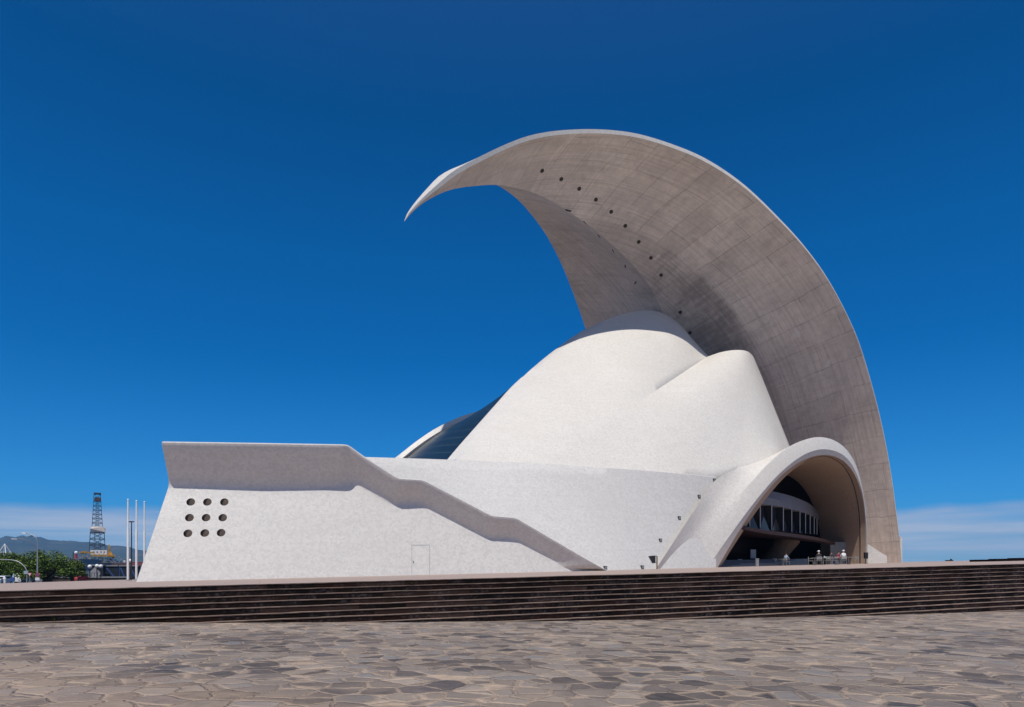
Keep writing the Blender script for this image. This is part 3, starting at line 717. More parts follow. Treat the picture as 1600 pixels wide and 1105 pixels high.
# balcony ring
ringp = [(1120, 760, 772, 787, 822, 73.5), (1150, 761, 773, 787, 822, 75), (1180, 763, 775, 787.5, 823.5, 76.6), (1207, 768, 779, 790, 828, 79), (1223, 771.5, 783, 792.5, 829.5, 81), (1239, 776, 788, 796.5, 831.5, 84), (1252, 781, 792.5, 800, 833, 86.5), (1262, 785.5, 796, 803, 834, 89), (1270, 791, 800, 807, 834.5, 91.5), (1277, 797, 804.5, 810.5, 835, 94), (1281, 803, 808, 813, 835, 96)]
def ringc(j, dd=0): return cr_spline([P(q[0], q[j], q[5]+dd) for q in ringp], 50)
a1, a2, a3, a4 = ringc(1, 1.6), ringc(2), ringc(3), ringc(4, .3)
mb = MB(); mb.grid([[a1[i]+Vector((-1, 2, 0)), a1[i], a2[i], a3[i], a3[i]+Vector((-.3, .8, 0)), a3[i]+Vector((-2, 4, 0))] for i in range(50)], 0, smooth=True)
bal = hpart(mb, 'balcony', plain('shaded_white_render', (.22, .215, .225), .7), sharp=30, fix=True)  # white parapet coloured grey, its shade painted into the colour
mb = MB(); mb.grid([[a3[i]+Vector((-.35, .9, 0)), a4[i]+Vector((-.35, .9, 0))] for i in range(50)], 0); hpart(mb, 'balcony_glazing', M['glass_blue'])
for k, x in enumerate((1150, 1169, 1187, 1207, 1223, 1238, 1250, 1259.5, 1266.5, 1272.5, 1277)):
    zb = min(range(50), key=lambda i: abs(CX+F*a3[i].x/a3[i].y-x)); t_ = a3[zb]; b_ = a4[zb]; mb = MB()
    dirn = Vector((-.35, .93, 0))
    mb.add([t_+Vector((-.05, 0, .05)), t_+Vector((.05, 0, .05)), b_+Vector((.05, 0, 0)), b_+Vector((-.05, 0, 0))], [(0, 1, 2, 3)], 0)
    mb.add([t_+Vector((-.05, .01, .05)), b_+Vector((-.05, .01, 0)), b_+dirn*.25+Vector((-.1, 0, 0)), t_+dirn*.9+Vector((-.75, 0, 0))], [(0, 1, 2, 3)], 1)  # black side faces stand in for the triangular shade beside each fin
    mb.add([t_+Vector((.05, .01, .05)), b_+Vector((.05, .01, 0)), b_+dirn*.25, t_+dirn*.9], [(0, 1, 2, 3)], 1)
    hpart(mb, 'window_fin', [M['steel'], M['black']])
can = cr_spline([P(1110, 818, 72.5), P(1150, 820, 73.5), P(1180, 826, 75.5), P(1207, 830.5, 77.5), P(1239, 834.5, 81), P(1270, 839, 85), P(1290, 843, 87.5), P(1305, 847.5, 90)], 40)
mb = MB(); rows = []
for i, p in enumerate(can):
    t = i/39; dpt = 9*(1-t)+.6; rows.append([p+Vector((-.3*dpt, dpt, .2)), p+Vector((-.05, .2, .06)), p, p-Vector((0, 0, .34)), p+Vector((-.3*dpt, dpt, -.3))])
mb.grid(rows, 0, smooth=False); mb.add(rows[-1], [(0, 1, 2, 3, 4)], 0); hpart(mb, 'canopy', M['brown'], fix=True)
# interior cross wall and rounded pillar under the canopy
mb = MB(); w1_ = [P(1222, 840, 92), P(1229, 840, 95), P(1229, 884, 95), P(1205, 884, 92)]
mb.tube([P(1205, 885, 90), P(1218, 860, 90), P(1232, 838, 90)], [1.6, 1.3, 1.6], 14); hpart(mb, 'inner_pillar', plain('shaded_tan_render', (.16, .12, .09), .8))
mb = MB(); mb.box(0, 3.2, 0, .3, -.5, 2.9, M=Matrix.Translation(Vector((41.6, 92, tz(42))))); hpart(mb, 'inner_wall', M['grey'])
# low entrance steps
mb = MB()
for k, (dy, hgt) in enumerate(((0, .18), (.5, .36), (1.0, .54), (1.5, .74))):
    a = P(1121, 886, 72.3+dy); b = P(1262, 882, 83+dy)
    for p in (a, b): p.z = tz(p.x)
    v = [a, b, b+Vector((-.4, 5-dy, 0)), a+Vector((-.4, 5-dy, 0))]
    mb.add([p-Vector((0, 0, .3)) for p in v]+[p+Vector((0, 0, hgt)) for p in v], [(4, 5, 6, 7), (0, 1, 5, 4), (1, 2, 6, 5), (3, 0, 4, 7)])
hpart(mb, 'entrance_steps', plain('blue_shaded_step', (.035, .05, .075), .5), fix=True)  # blue shade under the arch is put into the step colour
# buttress and wing foot cladding right of the arch
mb = MB(); bu = [P(1356, 850, 90), P(1362, 854, 90), P(1374, 862, 90), P(1386, 869, 90), P(1386.5, 884, 90), P(1354, 884, 90)]
mb.add(bu+[p+Vector((.6, 3, 0)) for p in bu], [(0, 1, 2, 3, 4, 5)]+[(i, (i+1) % 6, (i+1) % 6+6, i+6) for i in range(6)]); hpart(mb, 'buttress', M['tile'], fix=True)
mb = MB(); mb.box(0, .28, 0, 2, -.5, 3.4, M=Matrix.Translation(P(1406.5, 878, 96))); hpart(mb, 'foot_fin', M['tile'])
for o in HALL.children: pass

# ------------------------------------------------------------ fittings on and round the hall
def wall_light(x, y, tree, label):
    l, n = hit(tree, x, y)
    if l is None: print('MISS', x, y); return
    q = empty('wall_spotlight', l, 0, label, 'spotlight', 'square spotlights on the hall wall')
    Mx = Matrix.Translation(-l) @ frame(l, Vector((n.x, n.y, 0)))
    m = MB(); m.box(-.16, .16, -.10, .1, -.15, .17, 0, Mx); m.make('housing', M['dark'], parent=q)
    m = MB(); m.box(-.12, .12, -.112, -.102, -.11, .13, 0, Mx); m.make('lens', M['grey'], parent=q)
wall_light(1116, 750.5, AB if hit(AB, 1116, 750.5)[0] is not None else PB, 'dark square spotlight high on the white wall where dome, wall and arch meet')
wall_light(1092, 776, PB, 'dark square spotlight second from the top along the arch foot')
wall_light(1061, 809.5, PB, 'dark square spotlight halfway down the white wall beside the arch flank')
wall_light(1031.5, 844.5, PB, 'dark square spotlight lowest on the white wall, above the post floodlight')
wall_light(1003, 886.5, PB, 'small dark spotlight at the wall foot left of the post floodlight')
wall_light(945.5, 887.5, PB, 'small dark spotlight where the stepped parapet meets the ground')
fl = empty('post_floodlight', (P(1026.5, 889, 60).x, 60, tz(P(1026.5, 889, 60).x)), 0, 'black floodlight hung from the top of a thin post before the arch foot', 'floodlight')
m = MB(); m.box(-.05, .05, -.05, .05, 0, 1.12); m.make('post', plain('bronze_post', (.19, .14, .10), .5), parent=fl)
m = MB(); m.add([(-.72, -.2, 1.12), (-.16, -.2, 1.16), (-.16, -.2, .52), (-.38, -.2, .5), (-.72, .2, 1.12), (-.16, .2, 1.16), (-.16, .2, .52), (-.38, .2, .5)], [(0, 1, 2, 3), (7, 6, 5, 4), (0, 4, 5, 1), (1, 5, 6, 2), (2, 6, 7, 3), (3, 7, 4, 0)])
m.make('lamp_head', M['black'], parent=fl, fix=True)
m = MB(); m.bar((-.2, 0, 1.12), (.02, 0, 1.12), .05, .05); m.make('bracket', M['dark'], parent=fl); m = MB(); m.bar((-.2, 0, .56), (.02, 0, .56), .04, .04); m.make('bracket', M['dark'], parent=fl)
# bollard and parasol base under the arch
X = P(1183, 885, 70.5); b = empty('bollard', (X.x, 70.5, tz(X.x)), 0, 'grey square bollard standing before the dark cafe entrance', 'bollard')
m = MB(); m.box(-.13, .13, -.13, .13, 0, .74); m.make('post', M['grey'], parent=b); m = MB(); m.box(-.15, .15, -.15, .15, .742, .80); m.make('cap', M['steel'], parent=b)
X = P(1346.5, 880, 86); b = empty('loudspeaker', (X.x, 85, tz(X.x)), 0, 'black loudspeaker on a thin stand at the right foot of the arch', 'loudspeaker')
m = MB(); m.tube([(0, 0, 0), (0, 0, .6)], .05, 8); m.tube([(0, 0, 0), (0, 0, .05)], .22, 12); m.make('stand', M['black'], parent=b)
m = MB(); m.box(-.2, .2, -.15, .15, .6, 1.35); m.make('cabinet', M['black'], parent=b)
# --- cafe furniture
def chair(label, group='aluminium chairs outside the cafe'):
    r = empty('cafe_chair', (0, 0, 0), 0, label, 'chair', group)
    m = MB(); m.box(-.23, .23, -.23, .23, .43, .46); m.make('seat', M['chair'], parent=r)
    m = MB()
    for z in (.56, .66, .76): m.box(-.23, .23, .22, .24, z, z+.07)
    m.box(-.24, -.215, .215, .245, .46, .85); m.box(.215, .24, .215, .245, .46, .85); m.make('backrest', M['chair'], parent=r)
    for sx in (-1, 1):
        for sy in (-1, 1):
            m = MB(); m.tube([(sx*.21, sy*.2, .44), (sx*.235, sy*.235, 0)], .016, 6); m.make('leg', M['chair'], parent=r)
        m = MB(); m.box(sx*.23-.02, sx*.23+.02, -.22, .22, .64, .665); m.make('armrest', M['chair'], parent=r)
    return r
def table(label, group='round cafe tables under and before the arch'):
    r = empty('cafe_table', (0, 0, 0), 0, label, 'table', group)
    m = MB(); m.tube([(0, 0, .72), (0, 0, .745)], .40, 20, smooth=False); m.make('tabletop', M['chair'], parent=r)
    m = MB(); m.tube([(0, 0, .03), (0, 0, .72)], .035, 8); m.make('leg', M['chair'], parent=r)
    m = MB(); m.tube([(0, 0, 0), (0, 0, .03)], .24, 16); m.make('base', M['dark'], parent=r)
    return r
def cpy(root, loc, rz, label):
    c = root.copy(); COL.objects.link(c); c.location = loc; c.rotation_euler = (0, 0, rz); c['label'] = label
    for ch in root.children:
        d = ch.copy(); COL.objects.link(d); d.parent = c
    return c
def gp(x, d): X = (x-CX)/F*d; return Vector((X, d, tz(X)))
def place_set(proto_fn, items):
    pr = None
    for x, d, rz, lab in items:
        if pr is None: pr = proto_fn(lab); pr.location = gp(x, d); pr.rotation_euler = (0, 0, R(rz))
        else: cpy(pr, gp(x, d), R(rz), lab)
place_set(chair, [
 (1267, 70, 65, 'leftmost empty aluminium chair of the outdoor cafe group'),
 (1279, 69, 175, 'chair with its back to the plaza, holding the person in the white cap'),
 (1292, 70.5, 190, 'empty chair right of the white capped person, back to the plaza'),
 (1303, 71, 80, 'empty chair facing the table of the maroon shirted person from the left'),
 (1317.5, 69.3, 178, 'chair carrying the white haired person, back to the plaza'),
 (1311, 75, 5, 'chair under the person in the maroon shirt'),
 (1300, 75.5, 20, 'chair under the dark clothed person behind the right table'),
 (1336, 70.5, -70, 'rightmost empty aluminium chair, turned side-on to the tables'),
 (1158, 79, 10, 'dim chair deep inside the arch by the notice board'),
 (1210, 80, -30, 'dim empty chair inside the arch left of the person in pale blue'),
 (1229, 78.5, 120, 'chair in the shade carrying the person in the pale blue shirt')])
place_set(table, [
 (1273, 71.5, 0, 'round table between the two leftmost outdoor cafe chairs'),
 (1286, 72.2, 0, 'round table with glasses behind the second outdoor chair'),
 (1308, 72.3, 0, 'round table shared by the people on the right, plates on top'),
 (1326, 71.2, 0, 'round table between the white haired person and the rightmost chair'),
 (1168, 79.5, 0, 'dim table deep inside the arch by the notice board'),
 (1222, 79, 0, 'shaded table inside the arch before the person in pale blue')])
m = MB()
for k, (x, d, lab) in enumerate(((1288, 72.1, 'tall clear glass left on the second table'), (1290, 72.3, 'white cup beside the tall glass on the second table'), (1307, 72.2, 'white plate on the table shared by the people on the right'))):
    p = gp(x, d); p.z += .748; m = MB()
    if k == 2: m.tube([p, p+Vector((0, 0, .02))], .15, 16)
    else: m.tube([p, p+Vector((0, 0, .06)), p+Vector((0, 0, .17 if k == 0 else .10))], [.04, .045, .05], 10)
    tag(m.make(('glass', 'cup', 'plate')[k], M['white']), lab, ('glass', 'cup', 'plate')[k])
# people seated at the tables
def skin_body(name, joints, edges, mats, parent, matf):
    me = bpy.data.meshes.new(name); me.from_pydata([j[0] for j in joints], edges, [])
    o = bpy.data.objects.new(name, me); COL.objects.link(o)
    md = o.modifiers.new('s', 'SKIN'); md.use_smooth_shade = True
    for i, j in enumerate(joints): me.skin_vertices[0].data[i].radius = (j[1], j[1]*.8 if i in (0, 1, 2) else j[1])
    me.skin_vertices[0].data[0].use_root = True
    o.modifiers.new('d', 'SUBSURF').levels = 1
    bpy.context.view_layer.update(); nm = bpy.data.meshes.new_from_object(o.evaluated_get(bpy.context.evaluated_depsgraph_get()))
    o.modifiers.clear(); o.data = nm; nm.materials.clear()
    for q in mats: nm.materials.append(q)
    for p in nm.polygons: p.material_index = matf(p.center); p.use_smooth = True
    o.parent = parent; return o
SKIN = plain('skin', (.45, .27, .19), .6, .05)
def cloth(n, c): return plain(n, c, .9, .12, 8)
def person(label, loc, rz, shirt, pants, hair, hat=False):
    r = empty('person', loc, rz, label, 'person', None)
    J = [((0, .10, .55), .15), ((0, .12, .80), .14), ((0, .10, 1.03), .15), ((0, .07, 1.14), .06), ((0, .05, 1.25), .085), ((0, .03, 1.33), .085),
         ((-.18, .09, 1.04), .065), ((-.24, -.02, .82), .05), ((-.17, -.25, .80), .038), ((-.15, -.33, .80), .035),
         ((.18, .09, 1.04), .065), ((.24, -.02, .82), .05), ((.17, -.25, .80), .038), ((.15, -.33, .80), .035),
         ((-.10, .05, .54), .10), ((-.12, -.32, .54), .075), ((-.13, -.30, .12), .05), ((-.14, -.44, .05), .045),
         ((.10, .05, .54), .10), ((.12, -.32, .54), .075), ((.13, -.30, .12), .05), ((.14, -.44, .05), .045)]
    E = [(0, 1), (1, 2), (2, 3), (3, 4), (4, 5), (2, 6), (6, 7), (7, 8), (8, 9), (2, 10), (10, 11), (11, 12), (12, 13), (0, 14), (14, 15), (15, 16), (16, 17), (0, 18), (18, 19), (19, 20), (20, 21)]
    def mf(c):
        if c.z > 1.13 or c.y < -.12 and c.z > .72: return 2
        if c.z < .63: return 1 if c.z > .1 else 3
        return 0
    skin_body('body', J, E, [shirt, pants, SKIN, M['dark']], r, mf)
    m = MB(); m.sphere((0, .06, 1.36), .108, .115, .095, 12, 7); 
    if hat: m.tube([(0, -.02, 1.35), (0, -.02, 1.365)], .16, 14)
    m.make('cap' if hat else 'hair', hair, parent=r)
    return r
W_ = cloth('white_cloth', (.75, .75, .74)); DK = cloth('dark_cloth', (.03, .03, .035)); MR = cloth('maroon_cloth', (.22, .03, .05)); PB_ = cloth('pale_blue_cloth', (.35, .45, .58)); NVY = cloth('navy_cloth', (.03, .04, .08))
HW = cloth('white_hair', (.7, .68, .66)); HD = cloth('dark_hair', (.03, .02, .015)); GRC = cloth('grey_cloth', (.3, .3, .3))
person('seated person in a white cap and dark clothes, back to the plaza', gp(1279, 69), R(178), DK, DK, W_, True)
person('seated white haired person in a white shirt, back to the plaza', gp(1317.5, 69.3), R(180), W_, GRC, HW)
person('seated person in a maroon shirt behind the right hand table', gp(1311, 75), R(5), MR, DK, HD)
person('seated person in dark clothes left of the maroon shirted person', gp(1300, 75.5), R(20), DK, NVY, HD)
person('person in a pale blue shirt sitting in the shade inside the arch', gp(1229, 78.5), R(120), PB_, NVY, HD)
X = gp(1177, 80); nb = empty('notice_board', X, 0, 'pale notice board on two legs in the dark interior of the arch', 'notice board')
m = MB(); m.box(-.3, .3, -.02, .02, .9, 1.9); m.make('panel', plain('pale_panel', (.3, .34, .38), .5), parent=nb)
for sx in (-1, 1): m = MB(); m.box(sx*.27-.02, sx*.27+.02, -.02, .02, 0, .9); m.make('leg', M['dark'], parent=nb)
# ------------------------------------------------------------ flagpoles and lamp beside the hall
def flagpole(x, y, d, r, lab):
    b = gp(x, d); h = (HY-y)/F*d-b.z; q = empty('flagpole', b, 0, lab, 'flagpole', 'white flagpoles beside the hall')
    m = MB(); m.tube([(0, 0, 0), (0, 0, h*.62), (0, 0, h*.64), (0, 0, h)], [r, r, r*.72, r*.6], 12); m.make('pole', M['white'], parent=q)
    m = MB(); m.sphere((0, 0, h+.04), r*.8); m.make('finial', M['white'], parent=q)
    m = MB(); m.tube([(0, 0, 0), (0, 0, .12)], r*2.1, 14); m.make('base', M['steel'], parent=q)
flagpole(200, 781.5, 72, .115, 'nearest and tallest white flagpole, leftmost of the three')
flagpole(213.2, 783.5, 76, .115, 'middle white flagpole of the three, foot at the wall corner')
flagpole(225.6, 785, 80, .11, 'farthest white flagpole, its foot hidden behind the slanting wall')
def lamp_globe(x, y, d, gz, lab, grp='globe lamps along the quay'):
    X = (x-CX)/F*d; top = (HY-y)/F*d; q = empty('globe_lamp', (X, d, gz), 0, lab, 'street lamp', grp)
    m = MB(); m.tube([(0, 0, 0), (0, 0, top-gz-.3)], .08, 8); m.make('post', M['dark'], parent=q)
    m = MB(); m.sphere((0, 0, top-gz), .33, n=14, m=9); m.make('globe', M['white'], parent=q)
lamp_globe(140.3, 885.5, 120, -2.6, 'white globe lamp left of the pale diamond shaped panel')
lamp_globe(151.5, 884.5, 122, -2.6, 'white globe lamp over the diamond panel, left one of a close pair')
lamp_globe(157.5, 885, 122, -2.6, 'white globe lamp over the diamond panel, right one of a close pair')
lamp_globe(203, 876.5, 120, -2.6, 'white globe lamp seen between the two nearest flagpoles')
q = empty('street_lamp', gp(205.5, 90), 0, 'thin dark lamp post with a small flat head between the flagpoles', 'street lamp')
h = (HY-816)/F*90-q.location.z
m = MB(); m.tube([(0, 0, 0), (0, 0, h)], [.09, .06], 8); m.make('post', M['dark'], parent=q); m = MB(); m.box(-.28, .28, -.12, .12, h-.02, h+.12); m.make('lamp_head', M['dark'], parent=q)
# twin-arm street lamp with the no-parking sign
GZ = -2.6
def g2(x, d, z=GZ): return Vector(((x-CX)/F*d, d, z))
def zy(y, d): return (HY-y)/F*d-GZ
d = 100; q = empty('street_lamp', g2(58.5, d), 0, 'tall grey street lamp with curved double arm over the trees', 'street lamp')
m = MB(); m.tube([(0, 0, 0), (0, 0, zy(860, d))], [.12, .08], 8); m.make('post', M['steel'], parent=q)
def rel(x, y, dd=0): return Vector(((x-58.5)/F*d, dd, zy(y, d)))
m = MB(); m.tube(cr_spline([rel(58.5, 862), rel(58.3, 848), rel(56.5, 841), rel(52, 837), rel(45, 834.3), rel(38, 833)], 20), .05, 6); m.make('arm', M['steel'], parent=q)
m = MB(); m.tube(cr_spline([rel(58.5, 862), rel(54, 850, -.5), rel(49, 845, -1), rel(43, 843, -1.5), rel(38, 843, -2)], 16), .04, 6); m.make('arm', M['steel'], parent=q)
for a, b in ((rel(41, 834), rel(35, 832.5)), (rel(40, 843.2, -1.8), rel(35, 843, -2.2)), (rel(52, 838), rel(48.5, 837.6))):
    m = MB(); m.bar(a, b, .3, .14); m.make('lamp_head', M['white'] if a.x < -1 and b.x < -1.4 else M['dark'], parent=q)
def disc_sign(name, x, y, d, r, lab, cat, kind, post=True):
    b = g2(x, d); z = zy(y, d); q = empty(name, b, 0, lab, cat)
    m = MB(); m.tube([(0, .05, 0), (0, .05, z)], .04, 6); m.make('post', M['steel'], parent=q)
    m = MB()
    if kind == 'round':
        m.tube([(0, 0, z), (0, .02, z)], r, 20, 0, smooth=False); m.tube([(0, -.012, z), (0, -.002, z)], r*.72, 20, 1, smooth=False); m.bar((-r*.6, -.02, z+r*.6), (r*.6, -.02, z-r*.6), .02, r*.28, 0)
        m.make('plate', [M['red'], M['blue']], parent=q)
        m = MB(); m.box(-.3, .3, 0, .02, z-r-.45, z-r-.06); m.make('sub_plate', M['white'], parent=q)
    elif kind == 'tri':
        a = [(-r, 0, z+r*.6), (r, 0, z+r*.6), (0, 0, z-r)]; m.add(a+[(p[0], .02, p[2]) for p in a], [(0, 1, 2), (5, 4, 3), (0, 3, 4, 1), (1, 4, 5, 2), (2, 5, 3, 0)])
        b_ = [(p[0]*.6, -.012, (p[2]-z-.0)*.6+z) for p in a]; m.add(b_, [(0, 1, 2)], 1); m.make('plate', [M['red'], M['white']], parent=q)
    return q
disc_sign('no_parking_sign', 58.3, 898.5, 99, .3, 'round red and blue no-parking sign beside the tall street lamp', 'road sign', 'round')
disc_sign('yield_sign', 46.4, 897.5, 96, .34, 'triangular red rimmed give-way sign right of the white van', 'road sign', 'tri')
d = 92; q = empty('sign_gantry', g2(41.6, d), 0, 'pole with a long arm curving left and a small blue-white panel', 'sign pole')
m = MB(); m.tube(cr_spline([(0, 0, 0), (0, 0, zy(892, d)), (-.25, 0, zy(886, d)), (-.9, 0, zy(879, d)), (-1.8, 0, zy(875.5, d)), (-3.4, 0, zy(874.5, d)), (-5.4, 0, zy(874, d))], 30), .06, 8); m.make('arm', M['steel'], parent=q)
m = MB(); m.box(-.3, .25, -.1, -.05, zy(897, d), zy(892, d)); m.make('sign_panel', plain('pale_sign', (.35, .42, .5), .5), parent=q)
q = empty('white_bollard', g2(7.7, 84), 0, 'thick white bollard at the far left behind the terrace edge', 'bollard')
m = MB(); m.tube([(0, 0, 0), (0, 0, zy(904.3, 84))], .14, 12); m.make('post', M['white'], parent=q); m = MB(); m.sphere((0, 0, zy(904.3, 84)), .14); m.make('cap', M['white'], parent=q)
q = empty('utility_post', g2(21.4, 95), 0, 'short pale turquoise post among the tree trunks', 'post')
m = MB(); m.box(-.05, .05, -.05, .05, 0, zy(896, 95)); m.make('post', plain('pale_turquoise', (.35, .6, .65), .5), parent=q); m = MB(); m.box(-.35, .1, -.1, .1, zy(908, 95), zy(902, 95)); m.make('box', M['blue'], parent=q)
# vehicles
def car(name, x, d, L, Wd, Hh, rz, paint, lab, cat, van=False):
    q = empty(name, g2(x, d, GZ+.2), R(rz), lab, cat)
    m = MB()
    pr = [(-L/2, .3), (-L/2, .8), (-L/2+.15, .95), (-L*.25, 1.0), (-L*.12, Hh-.03), (L*.3, Hh), (L*.44, Hh-.1 if van else .98), (L/2, .9), (L/2, .3)]
    n = len(pr)
    m.add([(x_, -Wd/2, z) for x_, z in pr]+[(x_, Wd/2, z) for x_, z in pr], [tuple(range(n)), tuple(range(2*n-1, n-1, -1))]+[(i, i+n, (i+1) % n+n, (i+1) % n) for i in range(n)])
    m.make('body', paint, parent=q, fix=True)
    m = MB()
    for sy in (-1, 1): m.add([(-L*.2, sy*(Wd/2+.006), 1.02), (-L*.11, sy*(Wd/2+.006), Hh-.12), (L*.28, sy*(Wd/2+.006), Hh-.12), (L*.36, sy*(Wd/2+.006), 1.02)], [(0, 1, 2, 3)])
    m.make('side_window', M['glass_black'], parent=q)
    m = MB(); m.add([(-L*.26-.005, -Wd*.42, 1.03), (-L*.26-.005, Wd*.42, 1.03), (-L*.135-.005, Wd*.4, Hh-.1), (-L*.135-.005, -Wd*.4, Hh-.1)], [(0, 1, 2, 3)]); m.make('windscreen', M['glass_black'], parent=q)
    for sx in (-1, 1):
        for sy in (-1, 1):
            w = MB(); w.tube([(sx*L*.32, sy*(Wd/2-.2), .32), (sx*L*.32, sy*(Wd/2+.02), .32)], .32, 16); wo = w.make('wheel', M['black'], parent=q)
            w = MB(); w.tube([(sx*L*.32, sy*(Wd/2+.0), .32), (sx*L*.32, sy*(Wd/2+.03), .32)], .18, 12); w.make('rim', M['steel'], parent=wo)
        
    for sy in (-1, 1): m = MB(); m.box(-L/2-.01, -L/2+.06, sy*Wd*.36-.16, sy*Wd*.36+.16, .62, .78); m.make('headlight', M['steel'], parent=q)
    return q
car('van', 38.5, 124, 3.6, 1.6, 1.75, 264, M['white'], 'white van parked behind the small blue-white sign panel', 'van', True)
car('parked_car', 1, 108, 3.8, 1.75, 1.45, 100, plain('silver_paint', (.55, .57, .6), .3), 'silver car cut off by the left edge of the photo', 'car')
car('parked_car', 124.5, 138, 3.4, 1.4, 1.4, 88, M['red'], 'red car in front of the dark masonry quay wall', 'car')
# trees
def leaf_mat(name, a, b):
    t = NT(name); gi = t.n('NewGeometry'); c = t.ramp(gi.outputs['Random Per Island'], [(0, a), (.6, b), (1, tuple(min(1, x*1.5) for x in b))]); return t.fin(c, .65, spec=.3)
LM = [leaf_mat('leaf_dark_green', (.014, .032, .005), (.085, .14, .014)), leaf_mat('leaf_olive', (.028, .046, .006), (.10, .135, .02))]
BARK = plain('tree_bark', (.07, .05, .035), .9, .3, 4)
def tree(x, d, w, ytop, ybot, lab, seed, lm, nleaf=11500):
    rnd = random.Random(seed); b = g2(x, d); top = zy(ytop, d); bot = zy(ybot, d); wm = w/F*d/2; q = empty('tree', b, 0, lab, 'tree', 'broad trees beyond the terrace')
    m = MB(); m.tube([(0, 0, 0), (.1, 0, bot*.6), (0, .1, bot*1.1)], [.45, .34, .3], 10); m.make('trunk', BARK, parent=q)
    clumps = []
    for k in range(84):
        a = rnd.uniform(0, 6.283); rr = math.sqrt(rnd.random()); zc = rnd.random()
        cx = rr*math.cos(a); cy = rr*math.sin(a)
        zt = math.sqrt(max(0, 1-rr*rr))*.75+.25
        z = bot+(top-bot)*(.02+(zt-.08)*(.25+.75*zc))
        clumps.append((Vector((cx*wm*.9, cy*wm*.9, z)), rnd.uniform(.17, .30)*wm))
    m = MB()
    for c, r_ in clumps[:22]:
        s = Vector((0, 0, bot*.95)); mid = s.lerp(c, .5)+Vector((0, 0, -.1*wm*.3)); m.tube([s, mid, c], [.16, .09, .03], 5)
    m.make('limbs', BARK, parent=q)
    vs, fs = [], []
    per = nleaf//len(clumps)
    for c, r_ in clumps:
        for k in range(per):
            dv = Vector((rnd.gauss(0, 1), rnd.gauss(0, 1), rnd.gauss(0, 1))).normalized()*r_*rnd.random()**.4; dv.z *= .6
            p = c+dv; s = rnd.uniform(.09, .2)
            if p.z < bot*.8: continue
            t1 = Vector((rnd.gauss(0, 1), rnd.gauss(0, 1), rnd.gauss(0, .6))).normalized(); t2 = t1.cross(Vector((rnd.gauss(0, 1), rnd.gauss(0, 1), rnd.gauss(0, 1)))).normalized()
            n = len(vs); vs += [p-t1*s, p-t2*s*.6, p+t1*s, p+t2*s*.6]; fs.append((n, n+1, n+2, n+3))
    m = MB(); m.add(vs, fs); m.make('crown', lm, parent=q)
    return q
tree(8, 128, 84, 861, 904, 'broad dark green tree at the left edge with white car below', 3, LM[0])
tree(72, 122, 88, 858.5, 904, 'broadest green tree, rising behind the tall street lamp', 5, LM[0], 10500)
tree(40, 138, 70, 862, 904, 'green tree filling the gap between the two broad trees', 9, LM[1])
tree(112, 132, 40, 872, 902, 'small olive green tree at the right end of the row', 11, LM[1], 4500)
tree(-38, 132, 60, 864, 893, 'dark tree standing beyond the left edge tree', 13, LM[0], 2600)
# white A-frame mast behind the trees
d = 230; q = empty('lattice_mast', g2(7.5, d), 0, 'white pyramid shaped lattice mast rising above the left tree', 'mast')
m = MB(); hh = zy(850, d)
for sx, sy in ((-1, -1), (1, -1), (1, 1), (-1, 1)): m.tube([(sx*2.9, sy*2.9, hh*.35), (0, 0, hh)], .11, 6)
for f in (.5, .75): 
    w = 2.9*(1-(f-.35)/.65)
    for a, b in (((-w, -w), (w, -w)), ((w, -w), (w, w)), ((w, w), (-w, w)), ((-w, w), (-w, -w))): m.tube([(*a, hh*f), (*b, hh*f)], .07, 5)
m.make('frame', M['white'], parent=q); m = MB(); m.box(-3, 3, -3, 3, 0, hh*.35); m.make('base', M['white'], parent=q)
# ------------------------------------------------------------ quay buildings and drilling rig
def quay_box(name, x0, x1, y0, y1, d, dep, mat, lab, cat, extra=None, gz=GZ):
    X0, X1 = (x0-CX)/F*d, (x1-CX)/F*d; z1 = (HY-y0)/F*d; z0 = gz if y1 is None else (HY-y1)/F*d
    q = empty(name, ((X0+X1)/2, d, z0), 0, lab, cat); w = (X1-X0)/2; h = z1-z0
    m = MB(); m.box(-w, w, 0, dep, 0, h); m.make('wall', mat, parent=q)
    m = MB(); m.box(-w-.15, w+.15, -.15, dep+.15, h+.003, h+.25); m.make('roof', extra or M['grey'], parent=q)
    return q, w, h
q, w, h = quay_box('quay_wall', 66, 200, 903, None, 140, 1, plain('dark_masonry', (.09, .07, .06), .9, .5, 1.2), 'long low dark masonry wall along the quay below the rig', 'wall')
for k in range(26):
    px = -w+.6+k*(2*w-1.2)/25; m = MB(); m.box(px-.03, px+.03, .4, .46, h+.253, h+1.0); m.make('rail_post', M['dark'], parent=q)
m = MB(); m.box(-w, w, .41, .45, h+.95, h+1.01); m.make('rail', M['dark'], parent=q)
q, w, h = quay_box('quay_shed', 94, 120, 893, None, 165, 8, M['white'], 'small white and blue shed under the olive green tree', 'shed')
m = MB(); m.box(w*.15, w*.7, -.06, -.003, .2, h*.9); m.make('door', M['blue'], parent=q)
q, w, h = quay_box('dark_screen', 141.5, 161, 884, None, 150, 1.0, M['navy'], 'dark screen wall carrying a pale diamond shaped panel', 'screen')
m = MB(); dz = h*.52; rr = h*.40; m.add([(-w*.3-rr, -.03, dz), (-w*.3, -.03, dz-rr), (-w*.3+rr, -.03, dz), (-w*.3, -.03, dz+rr)], [(0, 1, 2, 3)]); m.make('diamond_panel', plain('pale_grey_panel', (.3, .3, .32), .5), parent=q)
